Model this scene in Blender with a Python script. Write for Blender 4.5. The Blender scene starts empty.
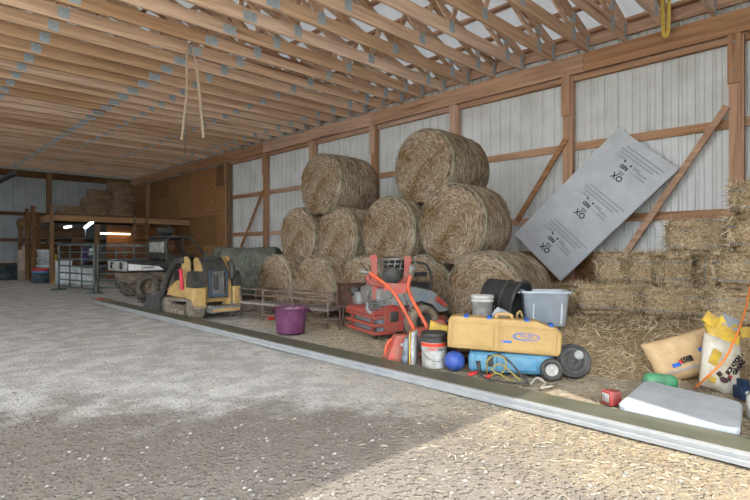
import bpy, bmesh, math, random
from math import sin, cos, pi, radians as rad, sqrt, atan2
from mathutils import Vector as V, Matrix as M, noise
random.seed(7)
S = bpy.context.scene
COL = S.collection
# ---------------------------------------------------------------- survey of the photograph (level camera, two vanishing points)
H = 1.15; FPX = 507.0; ANG = atan2(495, 507)
FW = V((sin(ANG), cos(ANG), 0)); RT = V((cos(ANG), -sin(ANG), 0)); UP = V((0, 0, 1)); EYE = V((0, 0, H))
def ray(px, py): return FW + RT*((px-375)/FPX) + UP*((250-py)/FPX)
def gnd(px, py, z=0.0):
    v = ray(px, py); return EYE + v*((z-H)/v.z)
def onx(px, py, X):
    v = ray(px, py); return EYE + v*(X/v.x)
def ony(px, py, Y):
    v = ray(px, py); return EYE + v*(Y/v.y)
def atd(px, py, t): return EYE + ray(px, py)*t

# ---------------------------------------------------------------- materials
MATS = {}
def lin(c):
    if isinstance(c, str):
        c = [int(c[i:i+2], 16)/255 for i in (0, 2, 4)]
    return tuple((x/12.92 if x <= .04045 else ((x+.055)/1.055)**2.4) for x in c) + (1.0,)
class NT:
    def __init__(s, name):
        s.m = bpy.data.materials.new(name); s.m.use_nodes = True; s.t = s.m.node_tree; s.t.nodes.clear()
        s.o = s.n('ShaderNodeOutputMaterial'); s.b = s.n('ShaderNodeBsdfPrincipled'); s.l(s.b.outputs[0], s.o.inputs[0])
    def n(s, ty, **k):
        x = s.t.nodes.new(ty)
        for a, v in k.items():
            if a.startswith('i_'): x.inputs[a[2:].replace('_', ' ')].default_value = v
            else: setattr(x, a, v)
        return x
    def l(s, a, b): s.t.links.new(a, b)
    def coord(s, which='Object', scale=(1, 1, 1), rot=(0, 0, 0)):
        tc = s.n('ShaderNodeTexCoord'); mp = s.n('ShaderNodeMapping'); mp.inputs['Scale'].default_value = scale; mp.inputs['Rotation'].default_value = rot
        if which == 'World':
            g = s.n('ShaderNodeNewGeometry'); s.l(g.outputs['Position'], mp.inputs[0])
        else: s.l(tc.outputs[which], mp.inputs[0])
        return mp.outputs[0]
    def noise(s, vec, scale, detail=4, rough=.6, dist=0):
        x = s.n('ShaderNodeTexNoise'); x.inputs['Scale'].default_value = scale; x.inputs['Detail'].default_value = detail
        x.inputs['Roughness'].default_value = rough; x.inputs['Distortion'].default_value = dist
        s.l(vec, x.inputs['Vector']); return x.outputs['Fac']
    def ramp(s, fac, stops):
        r = s.n('ShaderNodeValToRGB'); e = r.color_ramp.elements
        while len(e) < len(stops): e.new(.5)
        for k, (p, c) in enumerate(stops): e[k].position = p; e[k].color = lin(c)
        s.l(fac, r.inputs[0]); return r.outputs[0]
    def mix(s, fac, a, b, mode='MIX'):
        x = s.n('ShaderNodeMix', data_type='RGBA', blend_type=mode)
        for v, i in ((fac, 0), (a, 6), (b, 7)):
            if hasattr(v, 'links'): s.l(v, x.inputs[i])
            else: x.inputs[i].default_value = v if i == 0 else (lin(v) if len(v) != 4 else v)
        return x.outputs[2]
    def math(s, op, a, b=None, clamp=False):
        x = s.n('ShaderNodeMath', operation=op, use_clamp=clamp)
        for k, v in enumerate((a, b)):
            if v is None: continue
            if hasattr(v, 'links'): s.l(v, x.inputs[k])
            else: x.inputs[k].default_value = v
        return x.outputs[0]
    def bump(s, h, strength=.3, dist=.01):
        x = s.n('ShaderNodeBump'); x.inputs['Strength'].default_value = strength; x.inputs['Distance'].default_value = dist
        s.l(h, x.inputs['Height']); s.l(x.outputs[0], s.b.inputs['Normal'])
    def fin(s, col, rough=.8, metal=0, spec=.3):
        if hasattr(col, 'links'): s.l(col, s.b.inputs['Base Color'])
        else: s.b.inputs['Base Color'].default_value = lin(col)
        s.b.inputs['Roughness'].default_value = rough; s.b.inputs['Metallic'].default_value = metal; s.b.inputs['Specular IOR Level'].default_value = spec
        return s.m
def plain(name, col, rough=.6, metal=0, dirt=None, amt=.5, scale=9, spec=.3):
    """paint / plastic / metal with a blotchy dust or grime layer"""
    t = NT(name); v = t.coord('Object')
    if dirt:
        f = t.noise(v, scale, 6, .65)
        f = t.ramp(f, [(.5-amt*.35, '000000'), (.5-amt*.35+.28, 'ffffff')]) if amt else f
        c = t.mix(f, dirt, col)
    else:
        f = t.noise(v, scale, 4); c = t.mix(f, tuple(x*.93 for x in lin(col)[:3])+(1,), tuple(min(1, x*1.06) for x in lin(col)[:3])+(1,))
    t.bump(t.noise(v, scale*6, 3), .12, .004)
    return t.fin(c, rough, metal, spec)
def wood(name, a, b, along, rough=.8, dark=None):
    """sawn lumber with grain running along one object axis, varied per object"""
    t = NT(name); sc = [14, 14, 14]; sc['XYZ'.index(along)] = .7
    oi = t.n('ShaderNodeObjectInfo'); v = t.coord('Object', tuple(sc))
    ad = t.n('ShaderNodeVectorMath', operation='ADD'); t.l(v, ad.inputs[0])
    sc2 = t.n('ShaderNodeVectorMath', operation='SCALE'); sc2.inputs['Scale'].default_value = 37; cb = t.n('ShaderNodeCombineXYZ')
    for k in range(3): t.l(oi.outputs['Random'], cb.inputs[k])
    t.l(cb.outputs[0], sc2.inputs[0]); t.l(sc2.outputs[0], ad.inputs[1])
    f = t.noise(ad.outputs[0], 1.0, 6, .62, .6)
    c = t.ramp(f, [(.28, b), (.62, a)])
    k = t.noise(ad.outputs[0], .42, 2, .5)
    kn = t.ramp(k, [(.66, 'ffffff'), (.74, '8a6248')])
    c = t.mix(.75, c, kn, 'MULTIPLY')
    hs = t.n('ShaderNodeHueSaturation'); t.l(c, hs.inputs['Color'])
    t.l(t.math('ADD', t.math('MULTIPLY', oi.outputs['Random'], .42), .8), hs.inputs['Value'])
    t.l(t.math('SUBTRACT', 1.12, t.math('MULTIPLY', oi.outputs['Random'], .35)), hs.inputs['Saturation'])
    t.bump(f, .25, .004)
    return t.fin(hs.outputs[0], rough, 0, .2)

# ---------------------------------------------------------------- mesh builder
class MB:
    def __init__(s): s.v = []; s.f = []; s.mi = []; s.sm = []
    def add(s, vs, fs, mi=0, smooth=False, mat=None):
        o = len(s.v); s.v += [tuple(mat @ V(p)) if mat else tuple(p) for p in vs]
        for f in fs: s.f.append([i+o for i in f]); s.mi.append(mi); s.sm.append(smooth)
        return s
    def box(s, c, d, rot=None, mi=0, mat=None):
        x, y, z = (q/2 for q in d)
        vs = [V((a*x, b*y, e*z)) for e in (-1, 1) for b in (-1, 1) for a in (-1, 1)]
        if rot is not None: vs = [(rot if not isinstance(rot, (tuple, list)) else Eu(rot)) @ p for p in vs]
        vs = [p+V(c) for p in vs]
        return s.add(vs, [(0, 2, 3, 1), (4, 5, 7, 6), (0, 1, 5, 4), (2, 6, 7, 3), (0, 4, 6, 2), (1, 3, 7, 5)], mi, False, mat)
    def bar(s, a, b, w, h, up=(0, 0, 1), mi=0):
        """rectangular bar from a to b, w across, h along up"""
        a, b = V(a), V(b); d = (b-a).normalized(); u = V(up); sd = d.cross(u)
        if sd.length < 1e-4: u = V((0, 1, 0)); sd = d.cross(u)
        sd.normalize(); u = sd.cross(d).normalized()
        vs = [p+sd*(i*w/2)+u*(j*h/2) for p in (a, b) for j in (-1, 1) for i in (-1, 1)]
        return s.add(vs, [(0, 2, 3, 1), (4, 5, 7, 6), (0, 1, 5, 4), (2, 6, 7, 3), (0, 4, 6, 2), (1, 3, 7, 5)], mi)
    def tube(s, pts, r, n=8, closed=False, cap=True, mi=0, mat=None):
        pts = [V(p) for p in pts]; k = len(pts); vs = []; rs = r if isinstance(r, (list, tuple)) else [r]*k
        prev = None
        for i, p in enumerate(pts):
            if closed: d = pts[(i+1) % k]-pts[i-1]
            else: d = pts[min(i+1, k-1)]-pts[max(i-1, 0)]
            d.normalize()
            u = prev-d*prev.dot(d) if prev is not None else None
            if u is None or u.length < 1e-5:
                u = V((0, 0, 1)) if abs(d.z) < .9 else V((1, 0, 0)); u = u-d*u.dot(d)
            u.normalize(); prev = u; w = d.cross(u)
            vs += [p+(u*cos(2*pi*j/n)+w*sin(2*pi*j/n))*rs[i] for j in range(n)]
        fs = []
        for i in range(k if closed else k-1):
            a, b = i*n, ((i+1) % k)*n
            fs += [(a+j, a+(j+1) % n, b+(j+1) % n, b+j) for j in range(n)]
        if cap and not closed: fs += [tuple(range(n-1, -1, -1)), tuple(range((k-1)*n, k*n))]
        return s.add(vs, fs, mi, True, mat)
    def lathe(s, prof, n=24, mat=None, mi=0, cap0=True, cap1=True, smooth=True):
        """profile of (radius, z) turned round z"""
        vs = [(r*cos(2*pi*j/n), r*sin(2*pi*j/n), z) for r, z in prof for j in range(n)]; fs = []
        for i in range(len(prof)-1):
            a, b = i*n, (i+1)*n
            fs += [(a+j, a+(j+1) % n, b+(j+1) % n, b+j) for j in range(n)]
        s.add(vs, fs, mi, smooth, mat)
        if cap0 and prof[0][0] > 1e-5: s.add(vs[:n], [tuple(range(n-1, -1, -1))], mi, False, mat)
        if cap1 and prof[-1][0] > 1e-5: s.add(vs[-n:], [tuple(range(n))], mi, False, mat)
        return s
    def prism(s, poly, d, mat=None, mi=0):
        """2-D outline (x, z) extruded along y from -d/2 to d/2"""
        n = len(poly); vs = [(x, -d/2, z) for x, z in poly]+[(x, d/2, z) for x, z in poly]
        fs = [tuple(range(n)), tuple(range(2*n-1, n-1, -1))]+[(i, i+n, (i+1) % n+n, (i+1) % n) for i in range(n)]
        return s.add(vs, fs, mi, False, mat)
    def rbox(s, c, d, r=.03, rot=None, mi=0, seg=3, smooth=True):
        """box with rounded edges"""
        bm = bmesh.new(); bmesh.ops.create_cube(bm, size=1)
        for q in bm.verts: q.co = V((q.co.x*d[0], q.co.y*d[1], q.co.z*d[2]))
        bmesh.ops.bevel(bm, geom=bm.edges[:], offset=r, segments=seg, affect='EDGES', profile=.5, clamp_overlap=True)
        m = M.Translation(V(c))
        if rot is not None: m = m @ (rot.to_4x4() if not isinstance(rot, (tuple, list)) else Eu(rot).to_4x4())
        bm.verts.index_update()
        s.add([q.co[:] for q in bm.verts], [[q.index for q in f.verts] for f in bm.faces], mi, smooth, m); bm.free(); return s
    def ball(s, c, r, n=16, sq=(1, 1, 1), mi=0):
        m = n//2; vs = []; fs = []
        for i in range(m+1):
            for j in range(n):
                a, b = pi*i/m, 2*pi*j/n
                vs.append((c[0]+r*sq[0]*sin(a)*cos(b), c[1]+r*sq[1]*sin(a)*sin(b), c[2]+r*sq[2]*cos(a)))
        for i in range(m): fs += [(i*n+j, (i+1)*n+j, (i+1)*n+(j+1) % n, i*n+(j+1) % n) for j in range(n)]
        return s.add(vs, fs, mi, True)
    def text(s, txt, size, mat, mi=0, depth=.002, bold=0.0):
        cu = bpy.data.curves.new('txt', 'FONT'); cu.body = txt; cu.size = size; cu.align_x = 'CENTER'; cu.align_y = 'CENTER'; cu.extrude = depth; cu.offset = bold
        cu.resolution_u = 3
        ob = bpy.data.objects.new('txt', cu); COL.objects.link(ob)
        dg = bpy.context.evaluated_depsgraph_get(); me = ob.evaluated_get(dg).to_mesh()
        s.add([q.co[:] for q in me.vertices], [list(p.vertices) for p in me.polygons], mi, False, mat)
        ob.evaluated_get(dg).to_mesh_clear(); bpy.data.objects.remove(ob); bpy.data.curves.remove(cu); return s
    def xf(s, m): s.v = [tuple(m @ V(p)) for p in s.v]; return s
    def jit(s, a, sc=3, seed=0):
        o = V((seed*7.3, seed*3.1, seed*5.7))
        s.v = [tuple(V(p)+noise.noise_vector(V(p)*sc+o)*a) for p in s.v]; return s
    def build(s, name, mat, parent=None, base=True):
        me = bpy.data.meshes.new(name); loc = V((0, 0, 0)); vs = s.v
        if parent is None and base and vs:
            xs, ys, zs = zip(*vs); loc = V(((min(xs)+max(xs))/2, (min(ys)+max(ys))/2, min(zs)))
            vs = [tuple(V(p)-loc) for p in vs]
        me.from_pydata(vs, [], s.f); me.update()
        bm = bmesh.new(); bm.from_mesh(me); bmesh.ops.recalc_face_normals(bm, faces=bm.faces); bm.to_mesh(me); bm.free()
        for m_ in (mat if isinstance(mat, (list, tuple)) else [mat]): me.materials.append(m_)
        if len(me.polygons) == len(s.mi):
            me.polygons.foreach_set('material_index', s.mi); me.polygons.foreach_set('use_smooth', s.sm)
        o = bpy.data.objects.new(name, me); COL.objects.link(o); o.location = loc
        if parent: o.parent = parent
        return o
def Eu(r): return (M.Rotation(r[2], 3, 'Z') @ M.Rotation(r[1], 3, 'Y') @ M.Rotation(r[0], 3, 'X'))
def tag(o, label=None, cat=None, group=None, kind=None):
    for k, v in (('label', label), ('category', cat), ('group', group), ('kind', kind)):
        if v: o[k] = v
    return o
def thing(name, label, cat, loc=(0, 0, 0), rz=0, group=None):
    o = bpy.data.objects.new(name, None); COL.objects.link(o); o.location = V(loc); o.rotation_euler = (0, 0, rz); o.empty_display_size = .1
    return tag(o, label, cat, group)
KIDS = {}
def dup(o, parent=None, label=None):
    c = o.copy(); COL.objects.link(c)
    if parent: c.parent = parent
    for ch in list(o.children): dup(ch, c)
    if label: c['label'] = label
    return c
def struct(o): o['kind'] = 'structure'; return o
def curve(pts, n=6):
    """Catmull-Rom through points"""
    pts = [V(p) for p in pts]; q = [pts[0]*2-pts[1]]+pts+[pts[-1]*2-pts[-2]]; out = []
    for i in range(1, len(q)-2):
        for k in range(n):
            t = k/n; a, b, c, d = q[i-1], q[i], q[i+1], q[i+2]
            out.append(.5*((2*b)+(c-a)*t+(2*a-5*b+4*c-d)*t*t+(3*b-a-3*c+d)*t**3))
    return out+[pts[-1]]
ORD = 'first second third fourth fifth sixth seventh eighth ninth tenth eleventh twelfth thirteenth fourteenth fifteenth sixteenth seventeenth eighteenth nineteenth twentieth'.split()
def ordn(i):
    if i < 20: return ORD[i]
    t = {2: 'twenty', 3: 'thirty', 4: 'forty'}[(i+1)//10]; r = (i+1) % 10
    return {'twenty': 'twentieth', 'thirty': 'thirtieth', 'forty': 'fortieth'}[t] if r == 0 else t+'-'+ORD[r-1]
# ================================================================ THE BARN
WX = 9.45; WY = 27.6; XL = -6.0; YG = -0.6; TB = 4.77           # wall metal, back wall, open left side, open gable, truss seat height
SL = 1/3.0; TOPZ = 5.12                                            # roof pitch, height of the top chord's upper face at the right wall
RIDGE = 1.0
def roofz(x): return TOPZ+SL*(9.3-max(x, RIDGE)) if x >= RIDGE else TOPZ+SL*(9.3-RIDGE)-SL*(RIDGE-x)
# ---- materials
woodX = wood('lumber grain x', 'dab999', 'b18e70', 'X'); woodY = wood('lumber grain y', 'bf9675', '916a50', 'Y'); woodZ = wood('lumber grain z', 'bf9675', '916a50', 'Z')
oldwood = wood('old dark boards', '6e5238', '4a3524', 'X', .9); oldwoodZ = wood('old dark posts', '8c6b4c', '5c4330', 'Z', .9)
lofty = wood('loft beam lumber', 'a98259', '7d5b3b', 'X', .85)
def ribmetal(name, col, dirt):
    t = NT(name); v = t.coord('World'); f = t.noise(v, 1.6, 5, .6)
    t.bump(t.noise(v, 30, 2), .05, .002)
    c = t.mix(t.ramp(f, [(.35, '000000'), (.6, 'ffffff')]), dirt, col)
    return t.fin(c, .45, 0, .4)
M_wallmetal = ribmetal('white ribbed wall steel', 'd6d8d6', 'c6c8c4'); M_roofmetal = ribmetal('white roof sheet', 'e6e6e4', 'd6d5d1')
nt_ = M_roofmetal.node_tree; tr_ = nt_.nodes.new('ShaderNodeBsdfTranslucent'); tr_.inputs[0].default_value = (.85, .93, 1, 1); mx_ = nt_.nodes.new('ShaderNodeMixShader'); mx_.inputs[0].default_value = .035  # slight translucency added so daylight through the sheet brightens the ceiling
pb_ = [q for q in nt_.nodes if q.type == 'BSDF_PRINCIPLED'][0]; oo_ = [q for q in nt_.nodes if q.type == 'OUTPUT_MATERIAL'][0]
nt_.links.new(pb_.outputs[0], mx_.inputs[1]); nt_.links.new(tr_.outputs[0], mx_.inputs[2]); nt_.links.new(mx_.outputs[0], oo_.inputs[0])
M_plate = plain('galvanised truss plate', 'b4c2ca', .5, .15, '93a3ad', .5, 30)
def osbmat():
    t = NT('oriented strand board'); v = t.coord('World', (1, 5, 5), (.6, 0, 0)); v2 = t.coord('World', (1, 7, 2.2), (-.5, 0, 0))
    a = t.n('ShaderNodeTexVoronoi'); a.inputs['Scale'].default_value = 7; t.l(v, a.inputs['Vector'])
    b = t.n('ShaderNodeTexVoronoi'); b.inputs['Scale'].default_value = 9; t.l(v2, b.inputs['Vector'])
    oi = t.n('ShaderNodeObjectInfo')
    c = t.mix(.5, t.ramp(a.outputs['Color'], [(.2, '6e4e32'), (.8, 'a07a52')]), t.ramp(b.outputs['Color'], [(.2, '5f4229'), (.8, '9c744a')]))
    hs = t.n('ShaderNodeHueSaturation'); t.l(c, hs.inputs['Color']); t.l(t.math('ADD', t.math('MULTIPLY', oi.outputs['Random'], .8), .72), hs.inputs['Value'])
    t.bump(a.outputs['Distance'], .2, .003); return t.fin(hs.outputs[0], .75, 0, .25)
M_osb = osbmat()
def groundmat():
    t = NT('gravel and straw ground'); v = t.coord('World')
    big = t.noise(v, .55, 5, .6, .3); mid = t.noise(v, 3.2, 6, .65); fine = t.noise(v, 30, 5, .7); grit = t.noise(v, 110, 3, .7)
    vo = t.n('ShaderNodeTexVoronoi'); vo.inputs['Scale'].default_value = 26; t.l(v, vo.inputs['Vector'])
    grey = t.mix(fine, '85817a', 'd6d2cb'); grey = t.mix(t.ramp(mid, [(.44, '000000'), (.58, 'ffffff')]), grey, t.mix(fine, 'aaa69f', 'ebe8e2'))
    stones = t.ramp(vo.outputs['Color'], [(.15, '98938b'), (.9, 'd8d4cc')])
    peb = t.ramp(vo.outputs['Distance'], [(.25, 'ffffff'), (.42, '000000')])
    grey = t.mix(t.math('MULTIPLY', peb, t.ramp(mid, [(.42, '000000'), (.6, '808080')])), grey, stones)
    # darker, browner ground near the camera, fading out with distance along the view
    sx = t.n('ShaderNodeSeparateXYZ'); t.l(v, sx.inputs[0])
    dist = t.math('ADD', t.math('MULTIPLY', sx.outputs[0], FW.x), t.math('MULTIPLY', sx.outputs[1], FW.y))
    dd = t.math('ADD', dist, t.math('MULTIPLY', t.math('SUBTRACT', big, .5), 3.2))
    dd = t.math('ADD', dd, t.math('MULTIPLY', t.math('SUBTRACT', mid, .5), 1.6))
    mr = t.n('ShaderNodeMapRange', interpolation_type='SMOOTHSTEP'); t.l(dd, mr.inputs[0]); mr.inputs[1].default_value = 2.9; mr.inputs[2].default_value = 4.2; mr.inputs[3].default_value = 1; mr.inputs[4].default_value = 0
    near_tint = t.mix(fine, '574f46', '958a7d'); near_tint = t.mix(t.math('MULTIPLY', peb, .5), near_tint, t.ramp(vo.outputs['Color'], [(.2, '6d665d'), (.9, '968f85')]))
    c = t.mix(t.math('MULTIPLY', mr.outputs[0], .9), grey, near_tint)
    # straw litter towards the bales and the right
    u = t.math('ADD', sx.outputs[0], t.math('MULTIPLY', sx.outputs[1], -.33))
    uu = t.math('ADD', u, t.math('MULTIPLY', t.math('SUBTRACT', mid, .5), 2.2))
    ms = t.n('ShaderNodeMapRange', interpolation_type='SMOOTHSTEP'); t.l(uu, ms.inputs[0]); ms.inputs[1].default_value = 1.5; ms.inputs[2].default_value = 3.0
    st = t.mix(t.noise(t.coord('World', (18, 60, 1), (0, 0, .5)), 3, 5, .7), '72624a', 'c8b695')
    c = t.mix(t.math('MULTIPLY', ms.outputs[0], t.ramp(fine, [(.3, '555555'), (.6, 'ffffff')])), c, st)
    h = t.math('ADD', t.math('MULTIPLY', fine, .7), t.math('MULTIPLY', grit, .3)); h = t.math('ADD', h, t.math('MULTIPLY', peb, .5))
    t.bump(h, 1.0, .03)
    return t.fin(c, .95, 0, .15)
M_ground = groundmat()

# ---- floor
b = MB(); xs = [-8+i*.16 for i in range(112)]; ys = [-2+i*.2 for i in range(151)]
def fz(x, y): return -.012+.014*noise.noise(V((x*.9, y*.9, 0)))+.008*noise.noise(V((x*3, y*3, 4)))
b.add([(x, y, fz(x, y)) for x in xs for y in ys], [(i*151+j, (i+1)*151+j, (i+1)*151+j+1, i*151+j+1) for i in range(111) for j in range(150)], 0, True)
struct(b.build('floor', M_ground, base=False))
b = MB(); b.box((-8, -15, -.11), (90, 90, .12)); struct(b.build('ground_outside', plain('pale bounce yard', 'cdc8be', .95, 0, 'b5afa3', .5, .6), base=False))  # unseen yard, made pale to bounce sunlight up to the ceiling

# ---- steel walls with ribs
def ribsheet(p0, p1, z0, z1, nrm, pitch=.24):
    """ribbed steel between two plan points; nrm points into the room"""
    b = MB(); p0, p1 = V(p0), V(p1); L = (p1-p0).length; d = (p1-p0)/L; n = V(nrm); prof = []
    x = 0
    while x < L:
        prof += [(x, 0), (x+.07, 0), (x+.085, .012), (x+.1, 0), (x+.15, 0), (x+.165, .012), (x+.18, 0), (x+.2, .0), (x+.21, .03), (x+.23, .03)]; x += pitch
    prof.append((L, 0)); prof = [q for q in prof if q[0] <= L]
    prof = [(q[0], q[1]) for q in prof]; k = len(prof); vs = []
    for z in (z0, z1): vs += [p0+d*a+n*h+UP*z for a, h in prof]
    for z in (z0, z1): vs += [p0+d*a-n*.02+UP*z for a, h in prof]
    fs = [(i, i+1, k+i+1, k+i) for i in range(k-1)]+[(2*k+i, 3*k+i, 3*k+i+1, 2*k+i+1) for i in range(k-1)]
    b.add(vs, fs); return b
struct(ribsheet((WX, YG, 0), (WX, WY, 0), -.1, 5.2, (-1, 0, 0)).build('wall_right', M_wallmetal, base=False))
struct(ribsheet((XL, WY, 0), (WX, WY, 0), -.1, 5.2, (0, -1, 0)).build('wall_back', ribmetal('grey back wall steel', 'aeb7bb', '9ea7ab'), base=False))  # back wall toned darker and bluer than the right wall
b = MB(); b.prism([(XL, 5.15), (WX, 5.15), (WX, roofz(9.4)), (RIDGE, roofz(RIDGE)), (XL, roofz(XL))], .05, M.Translation((0, WY, 0))); struct(b.build('wall_back_gable', M_wallmetal, base=False))
b = MB(); b.box((XL, 17.4, 2.5), (.06, 20.5, 5.3)); struct(b.build('wall_left', M_wallmetal, base=False))  # unseen wall; length chosen for how much daylight reaches the far end
# open end: wall to the right of the wide doorway, header above it
b = MB(); b.box(((3.13+WX)/2, YG, 2.6), (WX-3.13, .12, 5.2)); struct(b.build('wall_front', M_wallmetal, base=False))
b = MB(); b.prism([(XL, 4.2), (WX, 4.2), (WX, roofz(9.4)), (RIDGE, roofz(RIDGE)), (XL, roofz(XL))], .12, M.Translation((0, YG, 0))); struct(b.build('wall_front_gable', M_wallmetal, base=False))
# ---- roof sheets
b = MB()
for (xa, xb) in ((RIDGE, 9.75), (XL-.4, RIDGE)):
    n_ = int((WY-YG)/.3); vs = []
    for k in range(n_*4+1):
        y = YG-.3+k*(WY-YG+.6)/(n_*4); h = (.0, .0, .02, .02)[k % 4]
        za = TOPZ+SL*(9.3-xa) if xa >= RIDGE else roofz(RIDGE)-SL*(RIDGE-xa); zb = TOPZ+SL*(9.3-xb) if xb > RIDGE else roofz(RIDGE)
        vs += [(xa, y, za+.12-h), (xb, y, zb+.12-h)]
    k = len(vs)//2; b.add(vs, [(2*i, 2*i+1, 2*i+3, 2*i+2) for i in range(k-1)])
struct(b.build('roof', M_roofmetal, base=False))

# ---- trusses
NT_ = 0; TY0 = 1.7*H; TS = .655; truss0 = None
tr_y = [TY0+.0+i*TS for i in range(40) if TY0+i*TS < WY-.2]
def truss(y, label):
    o = thing('roof_truss', label, 'roof truss', (0, y, TB), 0, 'roof trusses')
    # bottom chord pieces meet at splice plates
    sp = [9.28, 4.22, XL]
    for a, c in zip(sp[:-1], sp[1:]):
        MB().bar((a-.003, 0, .11), (c+.003, 0, .11), .045, .22).build('bottom_chord', woodX, o)
    tz = lambda x: (roofz(x)-TB)-.09
    MB().bar((9.3, 0, tz(9.3)), (RIDGE, 0, tz(RIDGE)), .045, .17, (0, 0, 1)).build('top_chord', woodX, o)
    MB().bar((RIDGE, 0, tz(RIDGE)), (XL, 0, tz(XL)), .045, .17, (0, 0, 1)).build('top_chord', woodX, o)
    web = [((9.24, .11), (9.24, tz(9.24)-.06)), ((8.65, .2), (8.65, tz(8.65)-.05)), ((8.65, .18), (7.2, tz(7.2)-.08)), ((6.9, .2), (7.2, tz(7.2)-.08)), ((6.9, .2), (5.2, tz(5.2)-.08)),
           ((5.15, .2), (5.2, tz(5.2)-.08)), ((5.15, .2), (2.9, tz(2.9)-.08)), ((2.07, .2), (2.9, tz(2.9)-.08)), ((2.07, .2), (1.0, tz(1.0)-.1))]
    for (a, za), (c, zc) in web: MB().bar((a, 0, za), (c, 0, zc), .04, .095, (1, 0, .01)).build('web', woodX, o)
    for x, z, w, h in ((4.22, .1, .24, .15), (5.15, .15, .15, .2), (2.07, .12, .16, .17), (6.9, .14, .15, .18), (8.65, .14, .13, .22), (9.2, .16, .1, .26), (8.65, .42, .1, .16)):
        MB().box((x, 0, z), (w, .054, h)).build('gusset_plate', M_plate, o)
    return o
for i, y in enumerate(tr_y):
    lab = 'wooden roof truss with steel plates, '+(ordn(i)+' visible from the open front' if i else 'nearest to the open front, above the first wall post')
    if i == 0: truss0 = truss(y, lab)
    else:
        t_ = dup(truss0, None, lab); t_.location.y = y
# ---- purlins: long boards laid across the trusses under the roof steel
pur0 = None
for i in range(17):
    x = 9.33-i*.61
    z = roofz(x)+.045
    lab = 'brown roof purlin board across the trusses, '+(ordn(i)+' up from the right wall eave')
    if not pur0:
        pur0 = MB().box((0, (YG+WY)/2, 0), (.09, WY-YG-.1, .06)).build('purlin', woodY, base=False); tag(pur0, lab, 'purlin', 'roof purlins'); q = pur0
    else: q = dup(pur0, None, lab)
    q.location = (x, 0, z); q.rotation_euler = (0, math.atan(SL) if x > RIDGE else -math.atan(SL), 0)
    if x < 1.2: break
tag(MB().box((9.36, (YG+WY)/2, 5.0), (.05, WY-YG-.1, .19)).build('eave_board', woodY), 'brown eave board along the top of the right wall above the header beam', 'board')
# ---- header beam on the right wall, in lengths
cuts = [YG+.1, 3.98, 9.58, 14.84, 20.1, WY-.05]
for i, (a, c) in enumerate(zip(cuts[:-1], cuts[1:])):
    q = MB().box((9.25, (a+c)/2, 4.59), (.06, c-a-.006, .34)).build('header_beam', woodY)
    tag(q, 'heavy wooden header beam under the truss ends, '+ordn(i)+' length from the open front', 'beam', 'header beam lengths')
cuts = [YG+.1]+[1.69+2.63*k for k in range(6)]+[17.4]
for i, (a, c) in enumerate(zip(cuts[:-1], cuts[1:])):
    q = MB().box((9.37, (a+c)/2, 4.37), (.1, c-a-.2, .1)).build('header_ledger', woodY)
    tag(q, 'reddish board below the header beam, '+ordn(i)+' bay from the open front', 'board', 'ledger boards below the header')
# ---- posts
post_y = [1.69+2.63*k for k in range(10)]
for i, y in enumerate(post_y):
    if 6 < i < 9: continue
    lab = 'square wooden wall post, '+ordn(i)+' from the open front along the right wall'
    o = thing('wall_post', lab, 'post', (9.34, y, 0), 0, 'right wall posts')
    MB().box((0, 0, 2.2), (.14, .15, 4.42)).build('post', woodZ, o); MB().box((-.02, -.095, 2.3), (.12, .038, 4.2)).build('side_board', woodZ, o)
    MB().box((-.09, .0, 4.05), (.045, .17, .74)).build('beam_block', woodZ, o)
    bl = MB()
    for zz in (4.3, 4.05, 3.85): bl.tube([(-.115, 0, zz), (-.125, 0, zz)], .014, 6)
    bl.build('bolt', M_plate, o)
tag(MB().box((9.3, 17.28, 2.2), (.2, .1, 4.4)).build('wall_post', oldwoodZ), 'wide brown wall post at the near edge of the strand board', 'post')
# ---- girts
gl = {3.1: 'middle wall girt', 1.72: 'lower wall girt'}
for z, nm in gl.items():
    ys_ = [YG+.1]+post_y[:7]
    for i, (a, c) in enumerate(zip(ys_[:-1], ys_[1:])):
        q = MB().box((9.41, (a+c)/2, z), (.05, c-a-.15, .14)).build('girt', woodY)
        tag(q, 'brown '+nm+' board nailed between posts, '+ordn(i)+' bay from the open front', 'board', nm+' boards')
for i, (a, c) in enumerate(zip([YG+.1]+post_y[:6], post_y[:6]+[17.25])):
    q = MB().box((9.39, (a+c)/2, .56), (.03, c-a-.1, 1.12)).build('kick_panel', M_osb)
    tag(q, 'reddish brown kick panel at the wall foot, '+ordn(i)+' bay from the open front', 'panel', 'wall foot kick panels')
# ---- diagonal braces
def brace(pa, pb, label, w=.1):
    q = MB().bar(pa, pb, .04, w, (0, .7, .7)).build('diagonal_brace', woodY); tag(q, label, 'brace', 'diagonal wall braces')
XB = 9.24
brace(onx(727, 106, XB), onx(627, 251, XB), 'long diagonal brace right of the grey foam board, rising to the nearest post')
brace(onx(566, 139, XB), onx(517, 221, XB), 'short diagonal brace between the round bales and the grey foam board')
brace(onx(263, 191, XB), onx(241, 247, XB), 'diagonal brace above the greenish bale near the strand board')
# ---- strand board on the far right wall, sheet by sheet
nn = 0
for r_, (za, zb) in enumerate(((0, 1.3), (1.3, 2.55), (2.55, 3.6), (3.6, 4.41))):
    off = 1.1 if r_ % 2 else 0
    edges = [17.33]+[17.33+off+k*2.3 for k in range(0 if off else 1, 6) if 17.5 < 17.33+off+k*2.3 < WY-.6]+[WY-.05]
    for j, (a, c) in enumerate(zip(edges[:-1], edges[1:])):
        q = MB().box((9.385, (a+c)/2, (za+zb)/2), (.02, c-a-.008, zb-za-.008)).build('strand_board_sheet', M_osb)
        tag(q, 'brown strand board sheet, %s row up, %s from near edge of far right wall' % (ordn(r_), ordn(j)), 'board', 'strand board wall sheets')
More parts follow.
